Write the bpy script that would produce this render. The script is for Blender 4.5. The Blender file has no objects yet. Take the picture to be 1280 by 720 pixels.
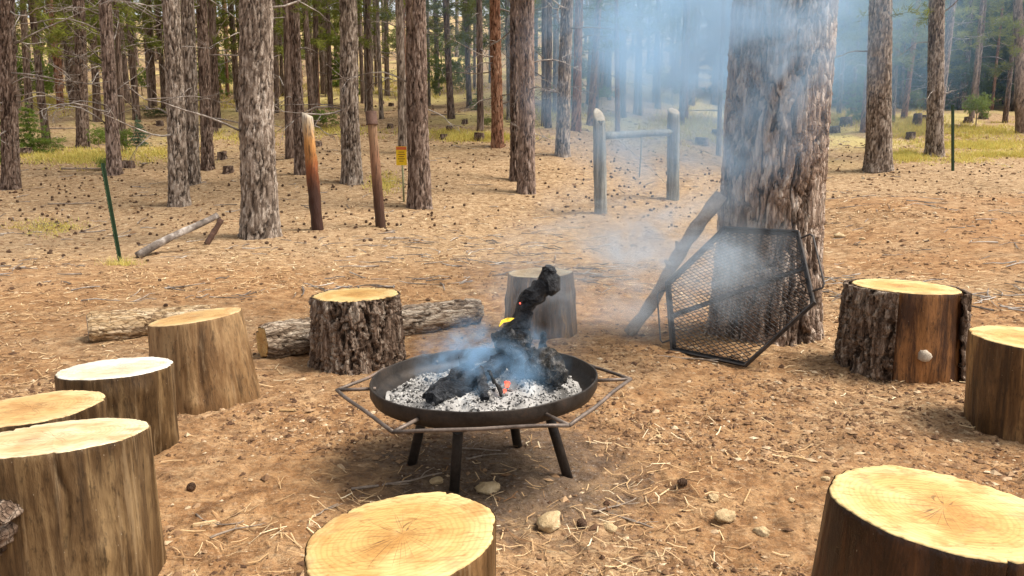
import bpy, math, random
import numpy as np
from mathutils import Vector, Matrix

# ------------------------------------------------------------------ camera, sky, sun, exposure
S = bpy.context.scene
COL = S.collection
CAM_Z, PITCH, FPX = 1.45, math.radians(9.5), 950.0
cd = bpy.data.cameras.new('camera'); cam = bpy.data.objects.new('camera', cd); COL.objects.link(cam)
cd.sensor_width = 36; cd.lens = 36 * FPX / 1280; cd.clip_start = .05; cd.clip_end = 1500
cam.location = (0, 0, CAM_Z); cam.rotation_euler = (math.pi / 2 - PITCH, 0, 0)
S.camera = cam
SUN_EL, SUN_AZ = math.radians(58), math.radians(92)      # azimuth clockwise from +Y (view direction): from the right
w = bpy.data.worlds.new('World'); S.world = w; w.use_nodes = True
nt = w.node_tree; nt.nodes.clear()
sky = nt.nodes.new('ShaderNodeTexSky'); sky.sky_type = 'NISHITA'; sky.sun_disc = False
sky.sun_elevation = SUN_EL; sky.sun_rotation = SUN_AZ; sky.air_density = 1.0; sky.dust_density = 3.0
hs = nt.nodes.new('ShaderNodeHueSaturation'); hs.inputs['Saturation'].default_value = .15
bg = nt.nodes.new('ShaderNodeBackground'); bg.inputs['Strength'].default_value = .15
wo = nt.nodes.new('ShaderNodeOutputWorld')
nt.links.new(sky.outputs[0], hs.inputs['Color']); nt.links.new(hs.outputs[0], bg.inputs[0]); nt.links.new(bg.outputs[0], wo.inputs[0])
sd = bpy.data.lights.new('sun', 'SUN'); sun = bpy.data.objects.new('sun', sd); COL.objects.link(sun)
sd.energy = 3.1; sd.angle = math.radians(22); sd.color = (1, .91, .78)
sdir = Vector((math.sin(SUN_AZ) * math.cos(SUN_EL), math.cos(SUN_AZ) * math.cos(SUN_EL), math.sin(SUN_EL)))
sun.rotation_euler = sdir.to_track_quat('Z', 'Y').to_euler(); sun.location = sdir * 50
S.view_settings.view_transform = 'Standard'; S.view_settings.look = 'None'
S.view_settings.gamma = 1; S.view_settings.use_curve_mapping = False
S.view_settings.exposure = .75
S.cycles.use_denoising = True
S.cycles.max_bounces = 4; S.cycles.diffuse_bounces = 2; S.cycles.glossy_bounces = 2
S.cycles.transmission_bounces = 2; S.cycles.volume_bounces = 1; S.cycles.transparent_max_bounces = 6
S.cycles.volume_max_steps = 64; S.cycles.volume_step_rate = 1.5

rng = np.random.default_rng(7); random.seed(7)

# ------------------------------------------------------------------ noise + terrain
def h2(i, j, k=0):
    n = (i.astype(np.int64) * 374761393 + j.astype(np.int64) * 668265263 + k * 1442695041) & 0x7fffffff
    n = ((n ^ (n >> 13)) * 1274126177) & 0x7fffffff
    n = n ^ (n >> 16)
    return (n & 0xffffff) / float(0x1000000)
def vnoise(x, y, k=0):
    x = np.asarray(x, float); y = np.asarray(y, float)
    i = np.floor(x); j = np.floor(y); a = x - i; b = y - j
    a = a * a * (3 - 2 * a); b = b * b * (3 - 2 * b)
    return ((h2(i, j, k) * (1 - a) + h2(i + 1, j, k) * a) * (1 - b) + (h2(i, j + 1, k) * (1 - a) + h2(i + 1, j + 1, k) * a) * b) * 2 - 1
def fbm(x, y, o=4, k=0, g=.5):
    s = 0; a = 1
    for q in range(o):
        s = s + a * vnoise(x * 2 ** q + 13.7 * q, y * 2 ** q - 7.1 * q, k + q); a *= g
    return s
def sstep(a, b, x):
    t = np.clip((x - a) / (b - a), 0, 1); return t * t * (3 - 2 * t)
def terrain(x, y, fine=True):
    x = np.asarray(x, float); y = np.asarray(y, float)
    r = y
    b = x / np.maximum(np.abs(y), 4)
    s = .19 - .055 * sstep(.02, .42, b)
    t = np.clip((r - 9) / 13, 0, 1)
    z = s * 13 * (t ** 3 - t ** 4 / 2) + s * np.maximum(r - 22, 0)
    # low bank of scraped earth on the right, where the camp clearing ends
    z = z + .32 * np.exp(-((y - 15.5) / 2.4) ** 2) * sstep(4.5, 7.5, x) + .25 * sstep(3.2, 8, x) * sstep(4, 12, y) * (1 - sstep(16, 22, y))
    far = sstep(8, 30, np.hypot(x, y))
    z = z + fbm(x * .22, y * .22, 3, 3) * (.02 + .2 * far)
    d = np.hypot(x + .13, y - 3.42)
    z = z - .03 * np.exp(-(d / .5) ** 2)
    if fine:
        near = 1 - sstep(7, 30, np.hypot(x, y))
        z = z + fbm(x * 2.1, y * 2.1, 4, 11, .55) * .018 + near * fbm(x * 17, y * 17, 3, 21, .6) * .009
    return z
def H(x, y): return float(terrain(np.array([x]), np.array([y]))[0])
FW = np.array([0, math.cos(PITCH), -math.sin(PITCH)]); UP = np.array([0, math.sin(PITCH), math.cos(PITCH)])
def ray(u, v):
    d = FW + UP * (360 - v) / FPX; d = d + np.array([(u - 640) / FPX, 0, 0]); return d
def at(u, v):
    """the ground point where the photograph shows it"""
    d = ray(u, v); t = np.concatenate([np.linspace(1.2, 30, 900), np.linspace(30, 200, 900)])
    P = d[None] * t[:, None] + np.array([0, 0, CAM_Z])
    g = P[:, 2] - terrain(P[:, 0], P[:, 1])
    k = np.argmax(g < 0)
    if g[k] >= 0: k = len(t) - 1
    return P[k, 0], P[k, 1], H(P[k, 0], P[k, 1])
def at_z(u, v, z):
    d = ray(u, v); t = (z - CAM_Z) / d[2]; return np.array([0, 0, CAM_Z]) + d * t
def at_y(u, v, y):
    d = ray(u, v); return np.array([0, 0, CAM_Z]) + d * (y / d[1])
def depth(p): return float((np.array(p) - np.array([0, 0, CAM_Z])) @ FW)
def ppm(p): return FPX / depth(p)

# ------------------------------------------------------------------ mesh helpers
def me_np(name, V, quads=None, tris=None, smooth=True, attrs=None):
    m = bpy.data.meshes.new(name)
    V = np.asarray(V, np.float32)
    q = np.zeros((0, 4), np.int32) if quads is None or len(quads) == 0 else np.asarray(quads, np.int32)
    t = np.zeros((0, 3), np.int32) if tris is None or len(tris) == 0 else np.asarray(tris, np.int32)
    m.vertices.add(len(V)); m.vertices.foreach_set('co', V.ravel())
    nl = q.size + t.size
    m.loops.add(nl); m.loops.foreach_set('vertex_index', np.concatenate([q.ravel(), t.ravel()]))
    m.polygons.add(len(q) + len(t))
    st = np.concatenate([np.arange(len(q)) * 4, q.size + np.arange(len(t)) * 3]).astype(np.int32)
    m.polygons.foreach_set('loop_start', st)
    m.polygons.foreach_set('use_smooth', np.full(len(q) + len(t), smooth))
    if attrs:
        for k, (dom, a) in attrs.items():
            at_ = m.attributes.new(k, 'FLOAT', dom); at_.data.foreach_set('value', np.asarray(a, np.float32))
    m.update(calc_edges=True); m.validate()
    return m
class MB:
    def __init__(s): s.V = []; s.Q = []; s.T = []; s.n = 0
    def add(s, V, Q=None, T=None):
        V = np.asarray(V, float)
        if Q is not None and len(Q): s.Q.append(np.asarray(Q, int) + s.n)
        if T is not None and len(T): s.T.append(np.asarray(T, int) + s.n)
        s.V.append(V); s.n += len(V)
    def mesh(s, name, smooth=True):
        return me_np(name, np.concatenate(s.V), np.concatenate(s.Q) if s.Q else None, np.concatenate(s.T) if s.T else None, smooth)
def frames(P):
    P = np.asarray(P, float); T = np.gradient(P, axis=0); T /= np.linalg.norm(T, axis=1)[:, None] + 1e-12
    a = np.array([0, 0, 1.]) if abs(T[0][2]) < .9 else np.array([1., 0, 0])
    n = np.cross(T[0], a); n /= np.linalg.norm(n); N = []
    for t in T:
        n = n - t * (n @ t); n /= np.linalg.norm(n) + 1e-12; N.append(n.copy())
    N = np.array(N); B = np.cross(T, N); return T, N, B
def tube(P, R, n=8, caps=True, wob=0, k=0):
    P = np.asarray(P, float); R = np.broadcast_to(np.asarray(R, float), (len(P),))
    T, N, B = frames(P); a = np.linspace(0, 2 * math.pi, n, endpoint=False)
    rr = R[:, None] * np.ones(n)[None]
    if wob:
        i = np.arange(len(P))[:, None] * .7
        rr = rr * (1 + wob * vnoise(np.cos(a)[None] * 1.7 + i, np.sin(a)[None] * 1.7 + i * .3, k))
    V = P[:, None] + rr[..., None] * (np.cos(a)[None, :, None] * N[:, None] + np.sin(a)[None, :, None] * B[:, None])
    V = V.reshape(-1, 3); m = len(P)
    i, j = np.meshgrid(np.arange(m - 1), np.arange(n), indexing='ij')
    Q = np.stack([i * n + j, i * n + (j + 1) % n, (i + 1) * n + (j + 1) % n, (i + 1) * n + j], -1).reshape(-1, 4)
    Tt = []
    if caps:
        V = np.concatenate([V, P[:1], P[-1:]]); c0 = m * n; c1 = c0 + 1
        for j in range(n):
            Tt.append((c0, (j + 1) % n, j)); Tt.append((c1, (m - 1) * n + j, (m - 1) * n + (j + 1) % n))
    return V, Q, np.array(Tt, int) if Tt else None
def grid_quads(m, n, wrap=True):
    i, j = np.meshgrid(np.arange(m - 1), np.arange(n if wrap else n - 1), indexing='ij')
    return np.stack([i * n + j, i * n + (j + 1) % n, (i + 1) * n + (j + 1) % n, (i + 1) * n + j], -1).reshape(-1, 4)
def link(name, me, mat=None, parent=None, loc=None, rot=None, scale=None, slot_obj=False):
    o = bpy.data.objects.new(name, me); COL.objects.link(o)
    if mat is not None:
        if len(me.materials) == 0: me.materials.append(mat)
        if slot_obj: o.material_slots[0].link = 'OBJECT'; o.material_slots[0].material = mat
    if parent is not None: o.parent = parent
    if loc is not None: o.location = loc
    if rot is not None: o.rotation_euler = rot
    if scale is not None: o.scale = scale if hasattr(scale, '__len__') else (scale,) * 3
    return o
def tag(o, label=None, cat=None, group=None, kind=None):
    if label: o['label'] = label
    if cat: o['category'] = cat
    if group: o['group'] = group
    if kind: o['kind'] = kind
    return o
def empty(name, loc, label, cat, group=None, rz=0):
    o = bpy.data.objects.new(name, None); COL.objects.link(o); o.empty_display_size = .1
    o.location = loc; o.rotation_euler = (0, 0, rz); return tag(o, label, cat, group)

# ------------------------------------------------------------------ materials
class NT:
    def __init__(s, name):
        s.m = bpy.data.materials.new(name); s.m.use_nodes = True; s.t = s.m.node_tree; s.t.nodes.clear()
        s.out = s.t.nodes.new('ShaderNodeOutputMaterial')
    def n(s, typ, **kw):
        nd = s.t.nodes.new(typ)
        for k, v in kw.items():
            if k.startswith('_'): setattr(nd, k[1:], v)
        return nd
    def set(s, sock, v):
        if isinstance(v, bpy.types.NodeSocket): s.t.links.new(v, sock)
        elif v is not None:
            if sock.type == 'RGBA' and len(v) == 3: v = (*v, 1)
            sock.default_value = v
    def pos(s, kind='Object'):
        if kind == 'World': return s.n('ShaderNodeNewGeometry').outputs['Position']
        return s.n('ShaderNodeTexCoord').outputs[kind]
    def map(s, vec, scale=(1, 1, 1), loc=None):
        nd = s.n('ShaderNodeMapping'); s.set(nd.inputs['Vector'], vec); nd.inputs['Scale'].default_value = scale
        if loc is not None: s.set(nd.inputs['Location'], loc)
        return nd.outputs[0]
    def noise(s, vec, scale=5, detail=4, rough=.55, dist=0):
        nd = s.n('ShaderNodeTexNoise'); s.set(nd.inputs['Vector'], vec)
        for k, v in (('Scale', scale), ('Detail', detail), ('Roughness', rough), ('Distortion', dist)): s.set(nd.inputs[k], v)
        return nd.outputs['Fac']
    def voro(s, vec, scale=5, feature='F1', rnd=1):
        nd = s.n('ShaderNodeTexVoronoi', _feature=feature); s.set(nd.inputs['Vector'], vec); s.set(nd.inputs['Scale'], scale)
        s.set(nd.inputs['Randomness'], rnd); return nd
    def ramp(s, fac, stops, interp='LINEAR'):
        nd = s.n('ShaderNodeValToRGB'); cr = nd.color_ramp; cr.interpolation = interp
        while len(cr.elements) > 2: cr.elements.remove(cr.elements[-1])
        for i, (p, c) in enumerate(stops):
            e = cr.elements[i] if i < 2 else cr.elements.new(p)
            e.position = p; e.color = (*c, 1) if hasattr(c, '__len__') else (c, c, c, 1)
        s.set(nd.inputs[0], fac); return nd.outputs[0]
    def mix(s, fac, a, b, mode='MIX'):
        nd = s.n('ShaderNodeMix', _data_type='RGBA', _blend_type=mode)
        s.set(nd.inputs[0], fac); s.set(nd.inputs[6], a); s.set(nd.inputs[7], b); return nd.outputs[2]
    def math(s, op, a, b=None, c=None, clamp=False):
        nd = s.n('ShaderNodeMath', _operation=op, _use_clamp=clamp); s.set(nd.inputs[0], a); s.set(nd.inputs[1], b)
        if c is not None: s.set(nd.inputs[2], c)
        return nd.outputs[0]
    def mr(s, x, a, b, c=0, d=1):
        nd = s.n('ShaderNodeMapRange'); nd.interpolation_type = 'SMOOTHSTEP'
        for i, v in enumerate((x, a, b, c, d)): s.set(nd.inputs[i], v)
        return nd.outputs[0]
    def attr(s, name): return s.n('ShaderNodeAttribute', _attribute_name=name).outputs['Fac']
    def rand(s): return s.n('ShaderNodeObjectInfo').outputs['Random']
    def bump(s, h, strength=.5, dist=.01, prev=None):
        nd = s.n('ShaderNodeBump'); s.set(nd.inputs['Strength'], strength); s.set(nd.inputs['Distance'], dist); s.set(nd.inputs['Height'], h)
        if prev is not None: s.set(nd.inputs['Normal'], prev)
        return nd.outputs[0]
    def bsdf(s, col, rough=.8, normal=None, metal=0, spec=.3, emit=None, estr=0):
        b = s.n('ShaderNodeBsdfPrincipled'); s.set(b.inputs['Base Color'], col); s.set(b.inputs['Roughness'], rough)
        b.inputs['Metallic'].default_value = metal; b.inputs['Specular IOR Level'].default_value = spec
        if normal is not None: s.set(b.inputs['Normal'], normal)
        if emit is not None: s.set(b.inputs['Emission Color'], emit); s.set(b.inputs['Emission Strength'], estr)
        s.t.links.new(b.outputs[0], s.out.inputs['Surface']); return b

def m_ground():
    n = NT('forest_soil'); p = n.pos('World')
    sep = n.n('ShaderNodeSeparateXYZ'); n.set(sep.inputs[0], p)
    a = n.noise(p, .55, 5, .6); b = n.noise(p, 6, 6, .7); c = n.noise(p, 45, 5, .7); st = n.noise(n.map(p, (14, 40, 20)), 1.6, 4, .65, .6)
    dirt = n.ramp(b, [(.32, (.125, .058, .025)), (.47, (.285, .148, .064)), (.6, (.4, .232, .11)), (.78, (.52, .35, .195))])
    straw = n.ramp(b, [(.3, (.15, .085, .042)), (.5, (.33, .215, .118)), (.7, (.5, .36, .22))])
    # camp clearing is bare orange dirt, the slope beyond carries a straw mat
    edge = n.math('ADD', sep.outputs['Y'], n.math('MULTIPLY', a, 5.0)); edge = n.math('SUBTRACT', edge, n.math('MULTIPLY', n.mr(sep.outputs['X'], 1.5, 6), 5.5))
    far = n.mr(edge, 10.5, 15.5)
    m1 = n.mr(a, .42, .62, 0.0, .55)
    f = n.math('MAXIMUM', far, m1)
    base = n.mix(f, dirt, straw)
    speck = n.mr(c, .5, .64, 0, .65); base = n.mix(n.mr(n.noise(p, 90, 4, .7), .54, .68, 0, .5), base, (.5, .36, .22))
    base = n.mix(speck, base, (.12, .062, .032))
    base = n.mix(n.math('MULTIPLY', n.mr(st, .52, .68, 0, .55), n.mr(f, 0, 1, .4, 1)), base, (.6, .44, .27))
    d1 = n.noise(n.map(p, (9, 15, 9)), 1, 5, .7, .4); base = n.mix(n.math('MULTIPLY', n.mr(d1, .49, .62, 0, .7), n.mr(f, 0, 1, .4, 1)), base, (.13, .075, .04))
    d2 = n.noise(n.map(p, (11, 19, 11), (7, 3, 0)), 1, 5, .7, .6); base = n.mix(n.math('MULTIPLY', n.mr(d2, .52, .66, 0, .5), n.mr(f, 0, 1, .25, 1)), base, (.64, .5, .31))
    # yellow-green grassy tone further up the slope
    g = n.noise(p, .16, 3, .6); gm = n.math('MULTIPLY', n.mr(sep.outputs['Y'], 22, 34), n.mr(g, .45, .62))
    base = n.mix(n.math('MULTIPLY', gm, .75), base, n.ramp(b, [(.3, (.42, .33, .12)), (.7, (.66, .55, .22))]))
    # spilled ash and burnt earth round the fire pit
    dv = n.n('ShaderNodeVectorMath', _operation='DISTANCE'); n.set(dv.inputs[0], p); dv.inputs[1].default_value = (-.05, 3.45, 0)
    dd = n.math('ADD', dv.outputs['Value'], n.math('MULTIPLY', n.math('SUBTRACT', b, .5), .9))
    burnt = n.mr(dd, .35, .95, .75, 0)
    base = n.mix(burnt, base, n.ramp(c, [(.35, (.035, .027, .022)), (.6, (.13, .1, .08)), (.75, (.4, .37, .33))]))
    h = n.math('ADD', n.math('MULTIPLY', c, .6), n.math('MULTIPLY', st, .5)); h = n.math('ADD', h, b)
    n.bsdf(base, .95, n.bump(h, .9, .025), spec=.1); return n.m
def m_attr(name, stops, rough=.85, bscale=0, trans=0, spec=.2):
    n = NT(name); t = n.attr('tint'); col = n.ramp(t, stops)
    nm = n.bump(n.noise(n.pos('World'), bscale, 4), .5, .01) if bscale else None
    b = n.bsdf(col, rough, nm, spec=spec)
    if trans:
        tr = n.n('ShaderNodeBsdfTranslucent'); n.set(tr.inputs[0], col); mx = n.n('ShaderNodeMixShader'); mx.inputs[0].default_value = trans
        n.t.links.new(b.outputs[0], mx.inputs[1]); n.t.links.new(tr.outputs[0], mx.inputs[2]); n.t.links.new(mx.outputs[0], n.out.inputs['Surface'])
    return n.m
def m_bark(name, cols, furrow, fine=1.0):
    """ponderosa bark: plate tint and the naturally black furrows come from the built plates (attributes)"""
    n = NT(name); p = n.pos('Object'); r = n.rand()
    cx = n.n('ShaderNodeCombineXYZ'); n.set(cx.inputs[2], n.math('MULTIPLY', r, 40)); q = n.map(p, (1, 1, 1), cx.outputs[0])
    pl = n.attr('plate'); ed = n.attr('edge')
    a = n.noise(n.map(q, (1, 1, .25)), 28 * fine, 6, .7); b = n.noise(n.map(q, (1, 1, .4)), 2.2, 3)
    f = n.math('ADD', n.math('MULTIPLY', pl, .5), n.math('MULTIPLY', n.math('SUBTRACT', a, .25), 1.2)); f = n.math('ADD', f, n.math('MULTIPLY', n.math('SUBTRACT', b, .5), .5))
    col = n.ramp(f, [(.2, cols[0]), (.5, cols[1]), (.7, cols[2]), (.95, cols[3])])
    fe = n.math('ADD', ed, n.math('MULTIPLY', n.math('SUBTRACT', a, .5), .5))
    col = n.mix(n.mr(fe, .0, .26, .92, 0), col, furrow)
    vv = n.voro(n.map(q, (1, 1, .28)), 34 * fine, 'DISTANCE_TO_EDGE').outputs[0]
    h = n.math('ADD', n.math('MULTIPLY', a, .8), n.mr(vv, 0, .12, 0, .7))
    n.bsdf(col, .93, n.bump(h, .9, .015), spec=.12); return n.m
def m_peeled(name, dark, mid, light, rough=.5, pale=.25):
    n = NT(name); cx = n.n('ShaderNodeCombineXYZ'); n.set(cx.inputs[0], n.math('MULTIPLY', n.rand(), 30)); p = n.map(n.pos('Object'), (1, 1, 1), cx.outputs[0])
    a = n.noise(n.map(p, (1, 1, .1)), 13, 7, .7, .5); b = n.noise(n.map(p, (1, 1, .45)), 3.2, 5, .65); c = n.noise(n.map(p, (1, 1, .3)), 60, 4, .7)
    f = n.math('ADD', n.math('MULTIPLY', a, .6), n.math('MULTIPLY', b, .5)); f = n.math('ADD', f, n.math('MULTIPLY', n.math('SUBTRACT', n.rand(), .5), .08))
    col = n.ramp(f, [(.46, dark), (.57, mid), (.66, light), (.76, tuple(min(1, x * 1.5) for x in light))])
    col = n.mix(n.mr(c, .52, .68, 0, .6), col, tuple(x * .45 for x in dark)); g2 = n.noise(n.map(p, (1, 1, .06)), 26, 5, .7, .2); col = n.mix(n.mr(g2, .54, .66, 0, .65), col, tuple(x * .5 for x in dark)); col = n.mix(n.mr(g2, .44, .34, 0, pale), col, (.42, .3, .17))
    sp = n.voro(n.map(p, (1, 1, .6)), 38).outputs['Distance']
    col = n.mix(n.mr(sp, .03, .07, .4, 0), col, (.6, .5, .36))
    h = n.math('ADD', n.math('MULTIPLY', a, 1.2), n.math('MULTIPLY', c, .5))
    n.bsdf(col, n.mr(b, .3, .7, rough - .12, rough + .2), n.bump(h, .6, .012), spec=.35); return n.m
def m_cut(name, heart, mid, rim, rough=.75):
    """sawn end grain: growth rings, radial checks, saw marks, stains"""
    n = NT(name); p0 = n.pos('Object'); cx = n.n('ShaderNodeCombineXYZ'); n.set(cx.inputs[0], n.math('MULTIPLY', n.rand(), 30)); n.set(cx.inputs[1], n.math('MULTIPLY', n.rand(), 17)); p = n.map(p0, (1, 1, 1), cx.outputs[0])
    d = n.n('ShaderNodeVectorMath', _operation='LENGTH'); n.set(d.inputs[0], n.map(p0, (1, 1, 0), (.02, .015, 0)))
    nz = n.noise(p, 5, 4, .6); big = n.noise(p, 7, 5, .65, .5); rd = n.math('ADD', d.outputs['Value'], n.math('MULTIPLY', nz, .05))
    ring = n.math('SINE', n.math('MULTIPLY', rd, 420)); ring2 = n.math('SINE', n.math('MULTIPLY', rd, 150))
    base = n.ramp(n.math('MULTIPLY', rd, 3.4), [(.05, heart), (.45, mid), (.72, mid), (.98, rim)])
    base = n.mix(n.mr(big, .46, .64, 0, .75), base, heart); base = n.mix(n.mr(n.noise(n.map(p, (1, 2.6, 1)), 16, 5, .7, .8), .52, .7, 0, .6), base, tuple(x * .5 for x in heart)); base = n.mix(n.mr(n.noise(p, 70, 4, .7), .55, .72, 0, .4), base, tuple(x * .45 for x in heart))
    base = n.mix(n.mr(n.noise(p, 3.2, 4, .6), .5, .68, 0, .55), base, tuple(min(1, x * 1.2) for x in rim))
    base = n.mix(n.math('MULTIPLY', n.mr(ring, -.2, 1, 0, .2), 1), base, tuple(x * .55 for x in heart))
    base = n.mix(n.mr(ring2, .2, 1, 0, .06), base, tuple(x * .6 for x in heart))
    saw = n.noise(n.map(p, (6, 90, 1)), 1, 3, .6); base = n.mix(n.mr(saw, .5, .68, 0, .42), base, tuple(x * .5 for x in heart))
    base = n.mix(n.mr(n.noise(p, 4.5, 5, .65, .8), .54, .7, 0, .5), base, (.3, .2, .105))
    # radial drying checks round the pith
    sep = n.n('ShaderNodeSeparateXYZ'); n.set(sep.inputs[0], p0)
    ang = n.math('ARCTAN2', sep.outputs[1], sep.outputs[0]); ck = n.noise(n.math('MULTIPLY', ang, 1), 1, 1)
    cv = n.n('ShaderNodeCombineXYZ'); n.set(cv.inputs[0], n.math('MULTIPLY', ang, 2.3)); n.set(cv.inputs[1], n.math('MULTIPLY', rd, 1.5))
    e = n.voro(cv.outputs[0], 1.6, 'DISTANCE_TO_EDGE').outputs[0]
    crack = n.math('MULTIPLY', n.mr(e, .006, .03, 1, 0), n.mr(rd, .03, .2, 1, 0))
    base = n.mix(n.math('MULTIPLY', crack, .8), base, (.07, .04, .02))
    h = n.math('SUBTRACT', n.math('MULTIPLY', saw, .6), n.math('MULTIPLY', crack, 2))
    n.bsdf(base, rough, n.bump(h, .35, .006), spec=.25); return n.m
def m_steel(name, a, b, rough=.6, metal=.6):
    n = NT(name); p = n.pos('Object'); f = n.noise(p, 9, 6, .65); g = n.noise(p, 60, 4, .7)
    col = n.ramp(n.math('ADD', n.math('MULTIPLY', f, .7), n.math('MULTIPLY', g, .35)), [(.35, a), (.6, b), (.75, (b[0] * 1.7, b[1] * 1.25, b[2]))])
    n.bsdf(col, n.mr(f, .3, .7, rough - .1, rough + .2), n.bump(g, .35, .004), metal=metal); return n.m
def m_plain(name, stops, scale=12, rough=.8, stretch=(1, 1, 1), bd=.008, spec=.2, bs=.6, kind='Object'):
    n = NT(name); p = n.map(n.pos(kind), stretch); f = n.noise(p, scale, 6, .65); g = n.noise(p, scale * 6, 4, .7)
    ff = n.math('ADD', n.math('MULTIPLY', f, .7), n.math('MULTIPLY', g, .35))
    n.bsdf(n.ramp(ff, stops), rough, n.bump(n.math('ADD', f, g), bs, bd), spec=spec); return n.m
def m_foliage(name, a, b, trans=.35):
    n = NT(name); p = n.pos('World'); f = n.noise(p, .9, 4, .6); t = n.attr('tint')
    ff = n.math('ADD', n.math('MULTIPLY', f, .6), n.math('MULTIPLY', t, .4)); ff = n.math('ADD', ff, n.math('MULTIPLY', n.math('SUBTRACT', n.rand(), .5), .25))
    col = n.ramp(ff, [(.25, a), (.75, b)])
    bs = n.bsdf(col, .6, spec=.25)
    tr = n.n('ShaderNodeBsdfTranslucent'); n.set(tr.inputs[0], n.mix(.5, col, (.35, .4, .06))); mx = n.n('ShaderNodeMixShader'); mx.inputs[0].default_value = trans
    n.t.links.new(bs.outputs[0], mx.inputs[1]); n.t.links.new(tr.outputs[0], mx.inputs[2]); n.t.links.new(mx.outputs[0], n.out.inputs['Surface'])
    return n.m
def m_emit(name, col, s):
    n = NT(name); n.bsdf((.02, .01, .01), .9, emit=n.ramp(n.noise(n.pos('Object'), 30, 4), [(.35, tuple(x * .25 for x in col)), (.65, col)]), estr=s); return n.m
def m_smoke(name, dens, scale, lo, hi, col=(.72, .84, 1.0), power=1.2, stretch=(1, 1, 1), loc=(0, 0, 0), aniso=.1):
    n = NT(name); p = n.pos('Object')
    d = n.n('ShaderNodeVectorMath', _operation='LENGTH'); n.set(d.inputs[0], p)
    fall = n.math('POWER', n.math('SUBTRACT', 1.0, d.outputs['Value'], clamp=True), power)
    q = n.map(n.pos('World'), stretch, loc)
    nz = n.noise(q, scale, 5, .6, .9)
    nz = n.mr(nz, lo, hi)
    v = n.n('ShaderNodeVolumePrincipled'); n.set(v.inputs['Color'], col); v.inputs['Anisotropy'].default_value = aniso
    n.set(v.inputs['Density'], n.math('MULTIPLY', n.math('MULTIPLY', fall, nz), dens))
    n.t.links.new(v.outputs[0], n.out.inputs['Volume']); return n.m

M = {}
M['ground'] = m_ground()
M['bark_grey'] = m_bark('bark_grey', [(.08, .056, .042), (.22, .168, .13), (.4, .33, .27), (.58, .5, .43)], (.035, .025, .02))
M['bark_brown'] = m_bark('bark_brown', [(.055, .035, .026), (.15, .1, .075), (.26, .19, .15), (.38, .3, .25)], (.025, .016, .012))
M['bark_orange'] = m_bark('bark_orange', [(.11, .05, .03), (.26, .125, .075), (.36, .2, .125), (.46, .31, .22)], (.035, .018, .012))
M['bark_pink'] = m_bark('bark_pink', [(.11, .075, .06), (.24, .17, .135), (.36, .27, .22), (.48, .39, .34)], (.045, .03, .024))
M['bark_big'] = m_bark('bark_big', [(.12, .08, .056), (.28, .195, .145), (.46, .355, .28), (.64, .55, .47)], (.035, .022, .016), 1.2)
M['bark_stump'] = m_bark('bark_stump', [(.05, .032, .022), (.15, .1, .07), (.27, .2, .15), (.4, .33, .26)], (.02, .012, .008), 1.3)
M['bark_log'] = m_bark('bark_log', [(.1, .065, .04), (.3, .22, .155), (.5, .4, .3), (.68, .57, .45)], (.05, .03, .02), 1.3)
M['bark_tan'] = m_bark('worn_tan_log', [(.2, .12, .06), (.4, .27, .145), (.56, .41, .25), (.7, .55, .37)], (.15, .09, .05), 1.1)
M['peel_tan'] = m_peeled('peeled_tan_wood', (.075, .038, .014), (.185, .1, .04), (.3, .185, .085))
M['peel_pale'] = m_peeled('peeled_pale_wood', (.13, .07, .03), (.3, .18, .085), (.46, .31, .17), .6)
M['peel_dark'] = m_peeled('peeled_dark_wood', (.034, .018, .007), (.1, .057, .024), (.22, .14, .064), .42)
M['peel_brown'] = m_peeled('peeled_brown_wood', (.038, .018, .007), (.115, .058, .022), (.27, .155, .06), .45, .1)
M['peel_red'] = m_peeled('peeled_red_wood', (.02, .008, .004), (.066, .026, .01), (.23, .1, .032), .33, 0)
M['cut_yellow'] = m_cut('sawn_yellow_wood', (.4, .2, .055), (.54, .335, .115), (.64, .48, .22))
M['cut_cream'] = m_cut('sawn_cream_wood', (.47, .29, .13), (.6, .43, .235), (.68, .56, .37))
M['cut_white'] = m_cut('sawn_pale_wood', (.58, .45, .28), (.72, .63, .49), (.78, .73, .65), .32)
M['cut_tan'] = m_cut('sawn_tan_wood', (.38, .2, .07), (.5, .32, .13), (.6, .44, .23))
M['steel'] = m_steel('sooty_steel', (.011, .009, .008), (.045, .036, .03), .5, .4)
M['rebar'] = m_steel('brown_rebar', (.05, .037, .03), (.19, .15, .125), .5, .5)
M['grate'] = m_steel('charred_grate_steel', (.02, .018, .018), (.085, .075, .07), .55, .5)
M['ash'] = m_attr('ash_flakes', [(0, (.03, .028, .026)), (.3, (.2, .19, .18)), (.65, (.33, .315, .3)), (1, (.56, .54, .51))], .95, 90)
M['char'] = m_plain('charcoal', [(.35, (.007, .008, .01)), (.5, (.026, .028, .033)), (.62, (.07, .072, .078)), (.75, (.2, .2, .2))], 16, .5, bd=.02, bs=1)
M['char_ash'] = m_plain('charcoal_with_ash', [(.4, (.012, .011, .01)), (.55, (.05, .045, .04)), (.72, (.34, .32, .3))], 20, .9, bd=.02, bs=1)
M['ember'] = m_emit('glowing_ember', (1, .12, .07), 2.2)
M['flame'] = m_emit('flame', (1, .62, .05), 1.6)
M['needles'] = m_attr('fallen_pine_needles', [(0, (.2, .1, .045)), (.4, (.43, .27, .13)), (.75, (.6, .43, .24)), (1, (.74, .62, .42))], .7)
M['chips'] = m_attr('bark_chips_and_clods', [(0, (.08, .042, .024)), (.4, (.22, .125, .065)), (.75, (.37, .24, .135)), (1, (.54, .42, .28))], .95, 60)
M['twigs'] = m_plain('grey_twig_bark', [(.3, (.09, .065, .05)), (.55, (.28, .22, .17)), (.8, (.5, .43, .35))], 8, .85, (1, 1, 1))
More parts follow.
